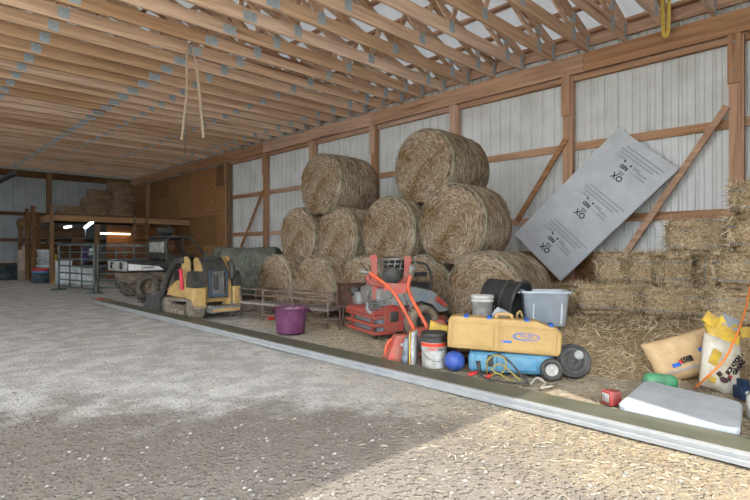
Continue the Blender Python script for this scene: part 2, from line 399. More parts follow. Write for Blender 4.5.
# ---- back wall posts and girts
for i, (px, wq) in enumerate(((49, .2), (131, .22))):
    p = ony(px, 200, WY-.12)
    tag(MB().box((p.x, WY-.12, 2.35), (wq, .18, 4.7)).build('wall_post', oldwoodZ), ('brown post of the back wall rising behind the loft posts', 'brown post of the back wall beside the strand board corner')[i], 'post')
for z, nm in ((2.79, 'upper'), (1.6, 'lower'), (.5, 'lowest')):
    tag(MB().box((1.6, WY-.08, z), (15, .06, .15)).build('girt', oldwood), nm+' brown girt board along the back wall at far left', 'board', 'back wall girts')
tag(MB().box((1.7, WY-.1, 4.6), (15.2, .1, .3)).build('header_beam', oldwood), 'dark header board across the top of the back wall', 'beam')

# ================================================================ CAMERA AND LIGHT
cam = bpy.data.cameras.new('camera'); co = bpy.data.objects.new('camera', cam); COL.objects.link(co)
cam.sensor_width = 36; cam.lens = FPX/750*36; cam.clip_start = .05; cam.clip_end = 300
co.location = EYE; co.rotation_euler = (pi/2, 0, -ANG); S.camera = co
w = bpy.data.worlds.new('sky'); S.world = w; w.use_nodes = True
bg = w.node_tree.nodes['Background']; bg.inputs[0].default_value = (.86, .93, 1.0, 1); bg.inputs[1].default_value = 5.2
su = bpy.data.lights.new('sun', 'SUN'); su.energy = 4.2; su.angle = .009; su.color = (1, .95, .87)
so = bpy.data.objects.new('sun', su); COL.objects.link(so)
tv = V((.369, 1.0, -1.50*1.066)); so.rotation_euler = tv.to_track_quat('-Z', 'Y').to_euler(); so.location = (0, -10, 20)
S.view_settings.view_transform = 'Standard'; S.view_settings.look = 'None'; S.view_settings.gamma = 1; S.view_settings.exposure = .55; S.view_settings.use_curve_mapping = False
S.cycles.max_bounces = 10; S.cycles.diffuse_bounces = 6
# ================================================================ HAY
def haymat(name, stops, green=None, k=30.0, ka=5.0):
    t = NT(name); tc = t.n('ShaderNodeTexCoord'); sx = t.n('ShaderNodeSeparateXYZ'); t.l(tc.outputs['Object'], sx.inputs[0])
    x, y, z = sx.outputs
    r = t.math('SQRT', t.math('ADD', t.math('MULTIPLY', y, y), t.math('MULTIPLY', z, z)))
    an = t.math('ARCTAN2', y, z)
    wob = t.noise(tc.outputs['Object'], 5, 4, .6)
    cb = t.n('ShaderNodeCombineXYZ'); t.l(t.math('ADD', t.math('MULTIPLY', r, k), t.math('MULTIPLY', wob, 5)), cb.inputs[0]); t.l(t.math('MULTIPLY', x, k), cb.inputs[1]); t.l(t.math('MULTIPLY', an, ka), cb.inputs[2])
    f = t.noise(cb.outputs[0], 1.0, 6, .68, .5); g = t.noise(tc.outputs['Object'], 90, 4, .7)
    big = t.noise(tc.outputs['Object'], 3.0, 3, .5)
    m = t.math('ADD', t.math('MULTIPLY', f, .72), t.math('MULTIPLY', g, .28))
    c = t.ramp(m, stops)
    c = t.mix(t.ramp(big, [(.42, '000000'), (.7, 'ffffff')]), c, t.mix(1.0, c, green or 'c9b48e', 'MULTIPLY'))
    oi = t.n('ShaderNodeObjectInfo'); hs = t.n('ShaderNodeHueSaturation'); t.l(c, hs.inputs['Color']); t.l(t.math('ADD', t.math('MULTIPLY', oi.outputs['Random'], .25), .86), hs.inputs['Value'])
    t.bump(m, 1.0, .035); return t.fin(hs.outputs[0], .95, 0, .1)
M_face = haymat('cut hay end swirl', [(.36, '3b2c20'), (.45, '7c6652'), (.54, 'ab9880'), (.66, 'dacbb0')], None, 66, 5)
M_side = haymat('rolled hay side', [(.36, '463a2e'), (.46, '837361'), (.55, 'b1a28e'), (.68, 'd9cebc')], 'c8b9a2', 34, 3)
M_green = haymat('greenish hay', [(.28, '43453c'), (.45, '6c6f64'), (.6, '8d9085'), (.78, 'b4b6ab')], 'cdd0c8', 26, 4)
def strawmat(name, stops):
    t = NT(name); g = t.n('ShaderNodeNewGeometry'); f = t.n('ShaderNodeTexWhiteNoise', noise_dimensions='1D'); t.l(g.outputs['Random Per Island'], f.inputs['W'])
    c = t.ramp(f.outputs['Value'], stops); t.m.use_backface_culling = False
    return t.fin(c, .85, 0, .2)
M_straw = strawmat('dry straw stems', [(0, '5f4a30'), (.35, '9f8968'), (.7, 'cab695'), (1, 'efe0be')])
M_hayst = strawmat('hay stems', [(0, '483a2d'), (.4, '7f6b57'), (.75, 'a9967f'), (1, 'd3c5ac')])
M_grst = strawmat('greenish hay stems', [(0, '4d5240'), (.5, '7c826c'), (1, 'a9ae98')])
def smallbale():
    t = NT('pressed straw'); v = t.coord('Object', (20, 45, 45), (.0, .0, .25)); v2 = t.coord('Object', (42, 22, 40), (.3, .5, .2))
    f = t.noise(v, 1, 6, .7, 1.2); f2 = t.noise(v2, 1, 6, .72, 1.5); g = t.noise(t.coord('Object'), 6, 3)
    m = t.math('ADD', t.math('MULTIPLY', f, .5), t.math('MULTIPLY', f2, .5))
    c = t.ramp(m, [(.34, '3a2d1c'), (.44, '967e5f'), (.54, 'cab594'), (.66, 'efdfbd')])
    c = t.mix(t.ramp(g, [(.35, '000000'), (.65, '999999')]), c, t.mix(1, c, 'b59c78', 'MULTIPLY'))
    oi = t.n('ShaderNodeObjectInfo'); hs = t.n('ShaderNodeHueSaturation'); t.l(c, hs.inputs['Color']); t.l(t.math('ADD', t.math('MULTIPLY', oi.outputs['Random'], .22), .86), hs.inputs['Value'])
    t.bump(m, 1.0, .03); return t.fin(hs.outputs[0], .95, 0, .1)
M_bale = smallbale()
M_twineG = plain('green net wrap edge', '868c72', .7); M_twineB = plain('blue baler twine', '6a86a3', .6)
def strand(b, p, d, L, w, bend=.25):
    d = d.normalized(); s = d.cross(V((random.gauss(0, 1), random.gauss(0, 1), random.gauss(0, 1))))
    if s.length < 1e-4: return
    s.normalize(); n = d.cross(s); k = random.uniform(-bend, bend)*L
    q = p+d*L*.5+n*k; e = p+d*L
    o = len(b.v); b.v += [tuple(p-s*w/2), tuple(p+s*w/2), tuple(q+s*w/2), tuple(q-s*w/2), tuple(e)]
    b.f += [[o, o+1, o+2, o+3], [o+3, o+2, o+4]]; b.mi += [0, 0]; b.sm += [False, False]
def rv(a=1.0): return V((random.gauss(0, a), random.gauss(0, a), random.gauss(0, a)))
def bale_mesh(r, L, seed, nf=1800, mats=None):
    """round bale lying along local x, from x=0 (its cut end) to x=L, resting on z=0"""
    n = 56; prof = [(-.012, .0), (-.018, r*.2), (-.012, r*.42), (-.006, r*.62), (0, r*.8), (.006, r*.9), (.025, r*.965), (.07, r), (L*.25, r*1.004), (L*.5, r*1.0), (L*.75, r*1.004), (L-.07, r), (L-.025, r*.965), (L, r*.85), (L, r*.4), (L, 0)]
    b = MB(); o = V((seed*3.7, seed*1.9, 0))
    def P(x, rr, a):
        p = V((x, rr*sin(a), rr*cos(a))); q = noise.noise_vector(p*2.2+o)*.03+noise.noise_vector(p*8+o)*.014+noise.noise_vector(p*22+o)*.006
        p = p+q*min(1, .3+rr/r); 
        if p.z < -r*.93: p.z = -r*.93+(p.z+r*.93)*.2
        return (p.x, p.y, p.z)
    vs = [P(x, rr, 2*pi*j/n) for x, rr in prof for j in range(n)]; k = len(prof)
    for i in range(k-1):
        for j in range(n):
            b.f.append([i*n+j, i*n+(j+1) % n, (i+1)*n+(j+1) % n, (i+1)*n+j]); b.mi.append(0 if (i < 5 or i > 12) else 1); b.sm.append(True)
    b.v = vs
    fz_ = MB()
    for _ in range(nf):
        a = random.uniform(0, 2*pi)
        if random.random() < .62:      # on the end, lying along the swirl
            rr = r*sqrt(random.random())*.97; p = V((-.016, rr*sin(a), rr*cos(a))); d = V((random.uniform(-.35, .0), cos(a), -sin(a)))*random.choice((-1, 1)); d.x = -abs(d.x)
            d += rv(.25); d.x = -abs(d.x)*.6
            strand(fz_, p+V((-.004, 0, 0)), d, random.uniform(.03, .1), .0034)
        else:
            x = random.uniform(.03, L-.03); p = V((x, r*1.0*sin(a), r*1.0*cos(a))); nrm = V((0, sin(a), cos(a)))
            if p.z < -r*.8: continue
            strand(fz_, p, V((random.gauss(0, .4), cos(a), -sin(a)))*random.choice((-1, 1))+nrm*random.uniform(.05, .5), random.uniform(.04, .1), .0034)
    tw = MB()
    for x in (.045, .06):
        tw.tube([(x+.004*sin(a*5), (r*1.0)*sin(a)+0, max(-r*.93, (r*1.0)*cos(a))) for a in [2*pi*j/40 for j in range(40)]], 0.0045, 5, True)
    return b, fz_, tw
BALES = {}
def round_bale(X, Y, zc, r, L, label, group=None, yaw=0, roll=0, mats=None, key=None):
    o = thing('round_hay_bale', label, 'hay bale', (X, Y, zc), yaw, group)
    if mats: body = mats[:2]; fzm = mats[2]
    else: body = [M_face, M_side]; fzm = M_hayst
    b, f, tw = bale_mesh(r, L, len(BALES)); BALES[label] = o
    b.build('hay_body', body, o)
    q = f.build('loose_stems', fzm, o); q['kind'] = 'stuff'
    tw.build('net_wrap_edge', M_twineG, o)
    return o
G1 = 'round hay bales stacked along the right wall'
round_bale(5.35, 8.25, .52, .54, 1, 'floor level round hay bale at left end of the row, in front of greenish bale', G1)
round_bale(5.4, 7.1, .52, .54, 1, 'floor level round hay bale behind the rack, left of the one with rusty pan', G1)
round_bale(5.6, 6.1, .52, .54, 1, 'floor level round hay bale directly behind the rusty metal pan', G1)
round_bale(5.85, 5.0, .53, .55, 1, 'floor level round hay bale mostly hidden behind the red mower', G1)
round_bale(5.6, 3.78, .55, .575, .92, 'large floor level round hay bale at right end, beside the grey tote', G1, 0)
round_bale(5.9, 8.3, 1.42, .57, 1, 'second tier round hay bale farthest left, half behind its right neighbour', G1)
round_bale(5.95, 7.15, 1.37, .575, 1, 'second tier round hay bale directly under the left top bale', G1)
round_bale(5.78, 5.67, 1.43, .585, .95, 'second tier round hay bale in the middle, under the left side of the highest bale', G1)
round_bale(5.77, 4.41, 1.5, .595, .75, 'second tier round hay bale at right end, left of grey foam board', G1)
round_bale(5.85, 7.5, 2.37, .585, 1.05, 'top round hay bale on the left, set apart from the highest one', G1, .02)
round_bale(6.05, 5.17, 2.45, .6, 1.05, 'highest and palest round hay bale, on top of the right half of the stack', G1, .0)
c = atd(247, 280, 12.1)
dx = RT*.72
round_bale(c.x-dx.x, c.y-dx.y, .6, .62, 1.5, 'greenish grey round hay bale lying sideways behind the yellow loader', None, -ANG, 0, [M_green, M_green, M_grst])

# ---- small rectangular straw bales
def small_bale_meshes(d, seed):
    L, w, h = d; bm = bmesh.new(); bmesh.ops.create_cube(bm, size=1)
    for q in bm.verts: q.co = V((q.co.x*L, q.co.y*w, q.co.z*h))
    bmesh.ops.bevel(bm, geom=bm.edges[:], offset=.055, segments=2, affect='EDGES')
    bmesh.ops.subdivide_edges(bm, edges=bm.edges[:], cuts=5, use_grid_fill=True)
    o = V((seed*2.3, seed*4.1, 9))
    for q in bm.verts:
        p = q.co.copy(); n = noise.noise_vector(p*5+o)*.034+noise.noise_vector(p*15+o)*.03
        tw_ = min(abs(abs(p.y)-w*.25), .06)/.06 if L > 0 else 1      # pinched where the two strings run
        q.co = p+n; q.co.z *= (1-.05*(1-tw_)); q.co.x *= (1-.015*(1-tw_))
    b = MB(); bm.verts.index_update(); b.add([q.co[:] for q in bm.verts], [[q.index for q in f.verts] for f in bm.faces], 0, True); bm.free()
    f = MB()
    for _ in range(1500):
        ax = random.choice((0, 0, 1, 1, 2)); s = random.choice((-1, 1)) if ax != 2 else random.choice((1, 1, -1))
        p = V([random.uniform(-.5, .5)*q for q in d]); p[ax] = s*d[ax]/2; nv = V((0, 0, 0)); nv[ax] = s
        dd = rv(.8); dd[ax] = s*abs(dd[ax])*.55; edge = random.random() < .25
        if edge: dd = rv(.6)+nv*.8
        strand(f, p-nv*.012, dd, random.uniform(.05, .16), .0046, .3)
    t = MB()
    for y in (-w*.25, w*.25):
        t.tube([(-L/2-.006, y, -h*.47), (-L/2-.006, y, h*.46), (-L*.46, y, h*.48), (L*.46, y, h*.48), (L/2+.006, y, h*.46), (L/2+.006, y, -h*.47), (L*.46, y, -h*.48), (-L*.46, y, -h*.48)], .0032, 5, True)
    return b, f, t
SB = {}
def small_bale(c, d, rot, label, group, dark=None):
    """c centre; d (length, width, height); rot (x, y, z): a bale set on its side shows its strings across the front"""
    key = (tuple(d), dark, len([k for k in SB if k[:1] == (tuple(d),)]) % 2)
    if key not in SB:
        b, f, t = small_bale_meshes(d, len(SB)); me = []
        for nm, mb, mt in (('straw_body', b, dark[0] if dark else M_bale), ('loose_stems', f, dark[1] if dark else M_straw), ('twine', t, M_twineB)):
            q = mb.build(nm, mt, None, False); me.append(q.data); bpy.data.objects.remove(q)
        SB[key] = me
    o = thing('straw_bale' if not dark else 'hay_bale', label, 'straw bale' if not dark else 'hay bale', c, 0, group); o.rotation_euler = rot
    for nm, m_ in zip(('straw_body' if not dark else 'hay_body', 'loose_stems', 'twine'), SB[key]):
        q = bpy.data.objects.new(nm, m_); COL.objects.link(q); q.parent = o
        if nm == 'loose_stems': q['kind'] = 'stuff'
    return o
G2 = 'straw bales stacked at right'; XF = 6.85
def yb(px, X=XF): return onx(px, 250, X).y
e1 = (.85, .37, .40); e2 = (.8, .45, .38)
HB = pi/2
for pa, pb, lab in ((593, 625, 'upper row straw bale end at left, under the lower tip of the grey foam board'), (625, 658, 'upper row straw bale end in the middle of three, under the diagonal brace foot'), (658, 691, 'upper row straw bale end at right, directly under the single raised bale')):
    small_bale((XF+.43, (yb(pa)+yb(pb))/2, .895), (.85, .4, abs(yb(pa)-yb(pb))*.985), (HB, 0, random.uniform(-.05, .05)), lab, G2)
small_bale((XF+.55, yb(706), .89), (.8, .38, .39), (.03, -.05, .12), 'dark shadowed straw bale set back in the gap beside the right stack', G2)
small_bale((XF+.36, yb(692), 1.295), (.68, .4, .4), (HB, 0, HB+.06), 'single raised straw bale against the white wall, right of the diagonal brace', G2)
for pa, pb, lab in ((572, 640, 'middle row straw bale lying lengthwise at left, beside the grey tote'), (640, 708, 'middle row straw bale lying lengthwise at right, above the tan feed bag')):
    L_ = abs(yb(pa)-yb(pb)); small_bale((XF+.2, (yb(pa)+yb(pb))/2, .5), (L_*.99, .385, .5), (HB, 0, HB+random.uniform(-.03, .03)), lab, G2)
for pa, pb, lab in ((600, 655, 'bottom row straw bale at left, half buried in loose straw'), (655, 715, 'bottom row straw bale at right, half buried behind the tan feed bag')):
    L_ = abs(yb(pa)-yb(pb)); small_bale((XF+.08, (yb(pa)+yb(pb))/2, .15), (L_*.99, .31, .5), (HB, 0, HB+random.uniform(-.05, .05)), lab, G2)
XR = 6.0
def yr(px): return onx(px, 250, XR).y
small_bale((XR+.25, yr(700)-.42, .56), (.84, .37, .48), (HB, 0, HB-.06), 'near right straw bale lying lengthwise above the yellow and white bag', G2)
small_bale((XR+.26, yr(711)-.42, .94), (.84, .36, .48), (HB, 0, HB+.04), 'near right straw bale one up from the bale above the yellow bag', G2)
small_bale((XR+.36, yr(725)-.42, 1.3), (.84, .34, .48), (HB, 0, HB), 'near right straw bale second from the top of the tall stack', G2)
small_bale((XR+.3, yr(728)-.42, 1.655), (.84, .35, .48), (HB, 0, HB+.03), 'topmost straw bale of the tall stack at the right edge', G2)
small_bale((XR-.1, yr(716)-.47, .185), (.84, .5, .37), (0, 0, HB+.1), 'lowest straw bale of the right edge stack, behind the yellow bag', G2)
small_bale((8.6, 4.1, .29), (.85, .45, .55), (0, 0, HB), 'straw bale tucked behind the round bales, under the foam board tip', G2)

# ---- loose straw: a heap in front of the bales and litter over the floor
def sst(a, b, x): x = max(0, min(1, (x-a)/(b-a))); return x*x*(3-2*x)
def heap(x, y):
    st = 4.25+(2.6-y)*.42 if y < 2.6 else 4.25+(y-2.6)*.5
    h = .2*sst(st, st+1.3, x)+.08*sst(st+.9, st+2.0, x)
    h += .2*math.exp(-((x-5.2)/.42)**2-((y-2.55)/.55)**2)
    h *= sst(3.6, 2.8, y)*sst(7.4, 6.9, x)
    if h > .012: h += .05*min(1, h*8)*(noise.noise(V((x*3.5, y*3.5, 2)))+.6*noise.noise(V((x*9, y*9, 5))))
    return h-.03
b = MB(); nx, ny = 110, 110; vs = [(4.0+3.4*i/nx, -.4+4.2*j/ny) for i in range(nx+1) for j in range(ny+1)]
b.add([(x, y, heap(x, y)) for x, y in vs], [(i*(ny+1)+j, (i+1)*(ny+1)+j, (i+1)*(ny+1)+j+1, i*(ny+1)+j+1) for i in range(nx) for j in range(ny)], 0, True)
hp = thing('straw_heap', 'sloping heap of loose straw in front of the rectangular bales', 'straw', (0, 0, 0)); hp['kind'] = 'stuff'
q = b.build('heap_body', M_bale, hp); q['kind'] = 'stuff'
b = MB()
for _ in range(9000):
    x, y = random.uniform(4.2, 6.9), random.uniform(-.1, 3.2); z = heap(x, y)
    if z < -.01: continue
    dd = V((random.gauss(0, 1), random.gauss(0, 1), abs(random.gauss(0, .35))+.05)); strand(b, V((x, y, z-.004)), dd, random.uniform(.06, .2), .0055, .3)
q = b.build('heap_stems', M_straw, hp); q['kind'] = 'stuff'
b = MB(); n_ = 0
while n_ < 13000:
    x, y = random.uniform(1.8, 5.6), random.uniform(.3, 7.5)
    u = x-.33*y; pr = sst(1.2, 3.2, u+noise.noise(V((x*1.3, y*1.3, 0)))*1.0)
    if random.random() > pr*.95+.01: continue
    if 3.22 < x < 3.62: continue
    n_ += 1; strand(b, V((x, y, fz(x, y)+random.uniform(.002, .014))), V((random.gauss(0, 1), random.gauss(0, 1), random.uniform(-.02, .12))), random.uniform(.02, .06)+.012*y*random.random(), random.uniform(.0016, .003), .2)
tag(b.build('straw_litter', M_straw, base=False), 'dry straw scattered over the gravel floor', 'straw', None, 'stuff')
# ---- loose stones
def stonemat():
    t = NT('loose limestone'); g = t.n('ShaderNodeNewGeometry'); f = t.n('ShaderNodeTexWhiteNoise', noise_dimensions='1D'); t.l(g.outputs['Random Per Island'], f.inputs['W'])
    return t.fin(t.ramp(f.outputs['Value'], [(0, '7d7973'), (.6, '8f8b83'), (1, 'a9a49c')]), .9, 0, .2)
b = MB()
for _ in range(4200):
    t_ = 1.6+8*random.random()**1.6; lx = random.uniform(-.8, .8)*t_; p = FW*t_+RT*lx
    if p.y < .2 or p.x > 4.6: continue
    r = .003+.009*random.random()**3; x, y = p.x, p.y; z = fz(x, y)
    if random.random() < .003: r *= 2.0
    a = random.uniform(0, pi); pts = []
    for i, (rr, zz) in enumerate(((.75, -.3), (1.0, .15), (.55, .62))):
        for j in range(6):
            k = random.uniform(.75, 1.15)*rr*r; pts.append((x+k*cos(a+j*pi/3)*1.25, y+k*sin(a+j*pi/3), z+zz*r))
    b.add(pts, [(i*6+j, i*6+(j+1) % 6, i*6+6+(j+1) % 6, i*6+6+j) for i in range(2) for j in range(6)]+[tuple(range(12, 18))])
tag(b.build('loose_gravel', stonemat(), base=False), 'loose pale stones lying on the gravel floor', 'gravel', None, 'stuff')
# ================================================================ MACHINES
M_yel = plain('loader yellow paint', 'bd9a5e', .5, 0, '9f865c', .45, 7); M_black = plain('dusty black plastic', '222428', .55, 0, '48453f', .3, 8)
M_blk2 = plain('black rubber hose', '1d1f23', .5, 0, '4a4743', .2, 12); M_mud = plain('dried mud', '8a7b69', .9, 0, '5f554a', .5, 9)
M_mudk = plain('muddy tyre rubber', '4c4740', .9, 0, '746a5d', .4, 10)
M_track = plain('muddy rubber track', '6e655a', .9, 0, '9a8f80', .6, 11); M_dsteel = plain('dull dark steel', '4a4d52', .5, .4, '6b645b', .4, 14)
M_grey = plain('grey painted steel', '8e9194', .55, .1, '75695c', .4, 10); M_pale = plain('scuffed pale grey panel', 'b9bab8', .6, 0, '6f6a64', .6, 9)
M_redp = plain('mower red paint', 'a83833', .45, 0, '8c5a4c', .35, 9); M_org = plain('orange paint', 'ee5a24', .4, 0, 'b8563a', .2, 12); M_pink = plain('faded red safety prop', 'c23a4a', .5)
M_blue = plain('blue dusty steel', '3a5878', .5, .2, '55575a', .3, 9); M_fend = plain('weathered grey fender', '6d7a80', .7, 0, '8c867a', .5, 8)
M_white = plain('white decal film', 'dcdcd8', .5); M_redtx = plain('red lettering', 'c4352e', .5); M_blktx = plain('black lettering', '1b1b1d', .6)
M_glass = plain('dusty window', 'a9aaa4', .5, 0, '5d5b55', .6, 7); M_seat = plain('black seat vinyl', '202226', .5, 0, '45433f', .3)
def mat4(o): return M.Translation(o.location) @ M.Rotation(o.rotation_euler.z, 4, 'Z')
class P:
    """world-space part builder for one thing"""
    def __init__(s, root): s.r = root; s.i = mat4(root).inverted()
    def __call__(s, mb, name, mat, parent=None, label=None):
        mb.xf(s.i); o = mb.build(name, mat, parent or s.r, False)
        if label: o['label'] = label
        return o
def wheel(o, c, r, w, axis, name='wheel', tyre=None, rim=None, spokes=6, lug=0):
    """tyre and rim; axis is the axle direction (object space of o)"""
    ax = V(axis).normalized(); m = M.Translation(V(c)) @ V((0, 0, 1)).rotation_difference(ax).to_matrix().to_4x4()
    b = MB(); b.lathe([(r*.56, -w*.42), (r*.8, -w*.5), (r*.95, -w*.42), (r, -w*.2), (r, w*.2), (r*.95, w*.42), (r*.8, w*.5), (r*.56, w*.42), (r*.56, -w*.42)], 36, m, 0, False, False)
    if lug:
        for k in range(lug):
            a = 2*pi*k/lug
            for s in (-1, 1):
                q = m @ M.Rotation(a+s*.06, 4, 'Z') @ M.Translation((r*.99, 0, s*w*.22)) @ M.Rotation(s*.5, 4, 'X'); b.box((0, 0, 0), (.05*r/.28, .022, w*.46), None, 0, q)
    t = b.build(name, tyre, o)
    b = MB(); b.lathe([(0, -w*.1), (r*.2, -w*.12), (r*.3, w*.05), (r*.5, w*.12), (r*.57, w*.3), (r*.6, w*.38), (r*.6, -w*.4), (r*.3, -w*.1), (0, -w*.1)], 28, m, 0, False, False)
    b.lathe([(0, w*.3), (r*.13, w*.3), (r*.15, w*.0)], 16, m); 
    for k in range(spokes):
        a = 2*pi*k/spokes; b.lathe([(0, w*.24), (r*.05, w*.24), (r*.05, 0)], 8, m @ M.Translation((r*.33*cos(a), r*.33*sin(a), 0)))
        b.lathe([(0, -w*.24), (r*.05, -w*.24), (r*.05, 0)], 8, m @ M.Translation((r*.33*cos(a), r*.33*sin(a), 0)))
    b.build('rim', rim, t); return t

# ---------------------------------------------------------------- utility vehicle: nose towards the right wall, rear near the doorway side
u = thing('utility_vehicle', 'muddy black utility vehicle with a cargo bed parked behind the yellow loader', 'vehicle', (4.06, 12.9, 0))
b = MB(); b.box((.45, 0, .675), (.92, 1.22, .03)); b.box((.45, -.6, .775), (.92, .03, .2)); b.box((.45, .6, .775), (.92, .03, .2)); b.box((.9, 0, .775), (.03, 1.22, .2)); b.rbox((.45, -.615, .865), (.94, .05, .03), .012); b.rbox((.45, .615, .865), (.94, .05, .03), .012)
bed = b.build('cargo_bed', M_black, u)
b = MB(); b.box((-.02, 0, .77), (.035, 1.24, .22)); b.rbox((-.045, 0, .77), (.03, .5, .1), .01)
tg = b.build('tailgate', M_pale, u); tg['label'] = 'pale grey scuffed tailgate'
for y in (-.38, -.28, .28, .38): MB().box((-.05, y, .78), (.02, .05, .16), (0, 0, 0) if abs(y) < .3 else (.35*(1 if y > 0 else -1), 0, 0)).build('tailgate_latch', M_black, tg)
b = MB(); b.prism([(.02, .675), (.82, .675), (.72, .76), (.3, .8), (.02, .83)], .006, M.Translation((0, -.622, 0))); d_ = b.build('side_decal', M_white, bed); d_['label'] = 'white wedge decal with dark lettering'
mt = M.Translation((.45, -.628, .735)) @ M.Rotation(pi/2, 4, 'X')
MB().text('CANNER', .075, mt, 0, .001, .002).build('decal_lettering', M_blktx, bed); MB().text('XD', .03, M.Translation((.33, -.628, .69)) @ M.Rotation(pi/2, 4, 'X'), 0, .001).build('decal_lettering', M_redtx, bed)
b = MB(); b.box((.45, 0, .55), (.9, .5, .12)); b.box((.5, -.42, .5), (.8, .1, .1)); b.box((.5, .42, .5), (.8, .1, .1)); b.box((.15, 0, .45), (.14, .8, .12)); b.box((1.5, 0, .42), (1.9, .9, .1)); b.rbox((.75, -.3, .5), (.35, .4, .26), .05); b.bar((.45, -.55, .32), (.95, -.4, .5), .05, .06); b.bar((.45, .55, .32), (.95, .4, .5), .05, .06)
b.rbox((1.0, -.5, .4), (.3, .12, .35), .04); b.jit(.015, 9); b.build('chassis', M_mud, u)
for x in (.46, 2.05):
    for y in (-.52, .52): wheel(u, (x, y, .285), .285, .24, (0, -1 if y < 0 else 1, 0), 'wheel', M_mudk, M_mud, 8, 18)
b = MB()      # cab: roll cage, rear panel, roof
for y in (-.56, .56):
    b.tube(curve([(.93, y, .55), (.92, y, 1.0), (.93, y, 1.38), (1.02, y, 1.46), (1.3, y, 1.475), (1.52, y, 1.45), (1.68, y, 1.3), (1.95, y, .93)], 5), .033, 8); b.tube([(1.32, y, 1.46), (1.3, y, .6)], .026, 8)
for x, z in ((.93, 1.4), (1.5, 1.45), (.92, .95)): b.tube([(x, -.56, z), (x, .56, z)], .026, 8)
cab = b.build('cab_frame', M_black, u)
MB().rbox((1.24, 0, 1.475), (.62, 1.16, .05), .022).build('roof_panel', M_black, u)
b = MB(); b.box((.915, 0, 1.17), (.03, 1.1, .46)); rp = b.build('rear_panel', M_black, u)
q = MB().rbox((.895, .0, 1.22), (.015, .92, .26), .006).build('rear_window', M_glass, rp); q['label'] = 'dusty pale rear window'
b = MB(); b.box((1.2, -.59, .98), (.5, .03, .1)); b.rbox((1.12, -.6, .8), (.36, .04, .4), .02); b.build('side_net', M_black, u); MB().rbox((1.12, .6, .8), (.36, .04, .4), .02).build('side_net', M_black, u)
for y in (-.28, .28):
    b = MB(); b.rbox((1.15, y, .68), (.42, .46, .14), .05); b.rbox((1.0, y, .92), (.12, .46, .42), .05, (0, -.15, 0)); b.build('seat', M_seat, u)
b = MB(); b.prism([(1.7, .5), (2.55, .5), (2.58, .7), (2.4, .86), (1.95, .96), (1.78, .96), (1.7, .7)], 1.1); b.build('hood', M_black, u)
b = MB(); b.tube(curve([(1.62, -.66, .28), (1.66, -.67, .5), (1.8, -.68, .66), (2.05, -.68, .71), (2.3, -.68, .66), (2.42, -.67, .5)], 5), .055, 8); b.build('front_fender', M_black, u)
b = MB(); b.tube([(1.62+.17*cos(a), -.28+.17*sin(a), 1.0+.08*cos(a)) for a in [2*pi*k/20 for k in range(20)]], .016, 6, True); b.tube([(1.62, -.28, 1.0), (1.85, -.28, .85)], .02, 6); b.build('steering_wheel', M_black, u)
k = atd(161.5, 233, 13.0)
b = MB(); b.ball((0, 0, .1), .17, 14, (1.1, 1, .62)).ball((.12, .05, .14), .1, 12).ball((-.12, -.04, .13), .09, 12, (1, 1, .8)); b.jit(.03, 8); q = b.build('rolled_cover', M_blk2); q.location = (4.06+1.05, 12.75, 1.495)
tag(q, 'black bundled cover lying on the roof of the utility vehicle', 'cover')

# ---------------------------------------------------------------- stand-on track loader seen from behind
s = thing('track_loader', 'yellow and black stand-on track loader with muddy tracks seen from behind', 'loader', (4.07, 8.6, 0)); pt = P(s)
for sx in (-1, 1):
    cx = 4.08+sx*.36; b = MB(); yb_, yf, r = 8.12, 9.0, .165; out = []
    for k in range(15): a = -pi/2-pi*k/14; out.append((yb_+r*cos(a)*.95, r+r*sin(a)))
    for k in range(15): a = pi/2-pi*k/14; out.append((yf+r*cos(a)*.8, r*.92+r*.92*sin(a)))
    out[-1] = (yf, .0); inn = [(yb_+(p-yb_)*.8+(.02 if p < 8.5 else -.03), r+(z-r)*.76) for p, z in out]; n = len(out)
    vs = [(cx+e*.12, p, z) for e in (-1, 1) for p, z in out]+[(cx+e*.12, p, z) for e in (-1, 1) for p, z in inn]
    fs = [(i, (i+1) % n, n+(i+1) % n, n+i) for i in range(n)]+[(2*n+i, 2*n+(i+1) % n, 3*n+(i+1) % n, 3*n+i) for i in range(n)]+[(i, (i+1) % n, 2*n+(i+1) % n, 2*n+i) for i in range(n)]+[(n+i, n+(i+1) % n, 3*n+(i+1) % n, 3*n+i) for i in range(n)]
    b.add(vs, fs, 0, True)
    for i in range(n):
        (p, z), (p2, z2) = out[i], out[(i+1) % n]; L_ = sqrt((p2-p)**2+(z2-z)**2)
        for k in range(max(1, int(L_/.07))):
            f_ = (k+.5)/max(1, int(L_/.07)); b.box((cx, p+(p2-p)*f_, z+(z2-z)*f_), (.24, .03, .03), (atan2(z2-z, p2-p), 0, 0))
    tr = pt(b, 'track', M_track)
    b = MB(); rx = M.Rotation(pi/2, 4, 'Y')
    for yy, zz, rr in ((8.13, .165, .12), (9.0, .15, .1), (8.35, .085, .05), (8.5, .085, .05), (8.65, .085, .05), (8.8, .085, .05)): b.lathe([(0, -.1), (rr, -.1), (rr, .1), (0, .1)], 16, M.Translation((cx, yy, zz)) @ rx)
    b.bar((cx, 8.15, .17), (cx, 8.98, .15), .1, .1); pt(b, 'track_roller', M_mud, tr)
b = MB(); b.box((4.08, 8.6, .42), (.5, 1.0, .3)); b.box((4.08, 8.95, .6), (.46, .3, .25)); b.bar((3.72, 8.35, .36), (3.72, 9.0, .42), .06, .14); b.bar((4.44, 8.35, .36), (4.44, 9.0, .42), .06, .14); b.prism([(8.15, .36), (9.0, .36), (8.9, .5), (8.6, .62), (8.3, .68)], .05, M.Translation((3.66, 0, 0)) @ M.Rotation(pi/2, 4, 'Z')); pt(b, 'chassis', M_yel)
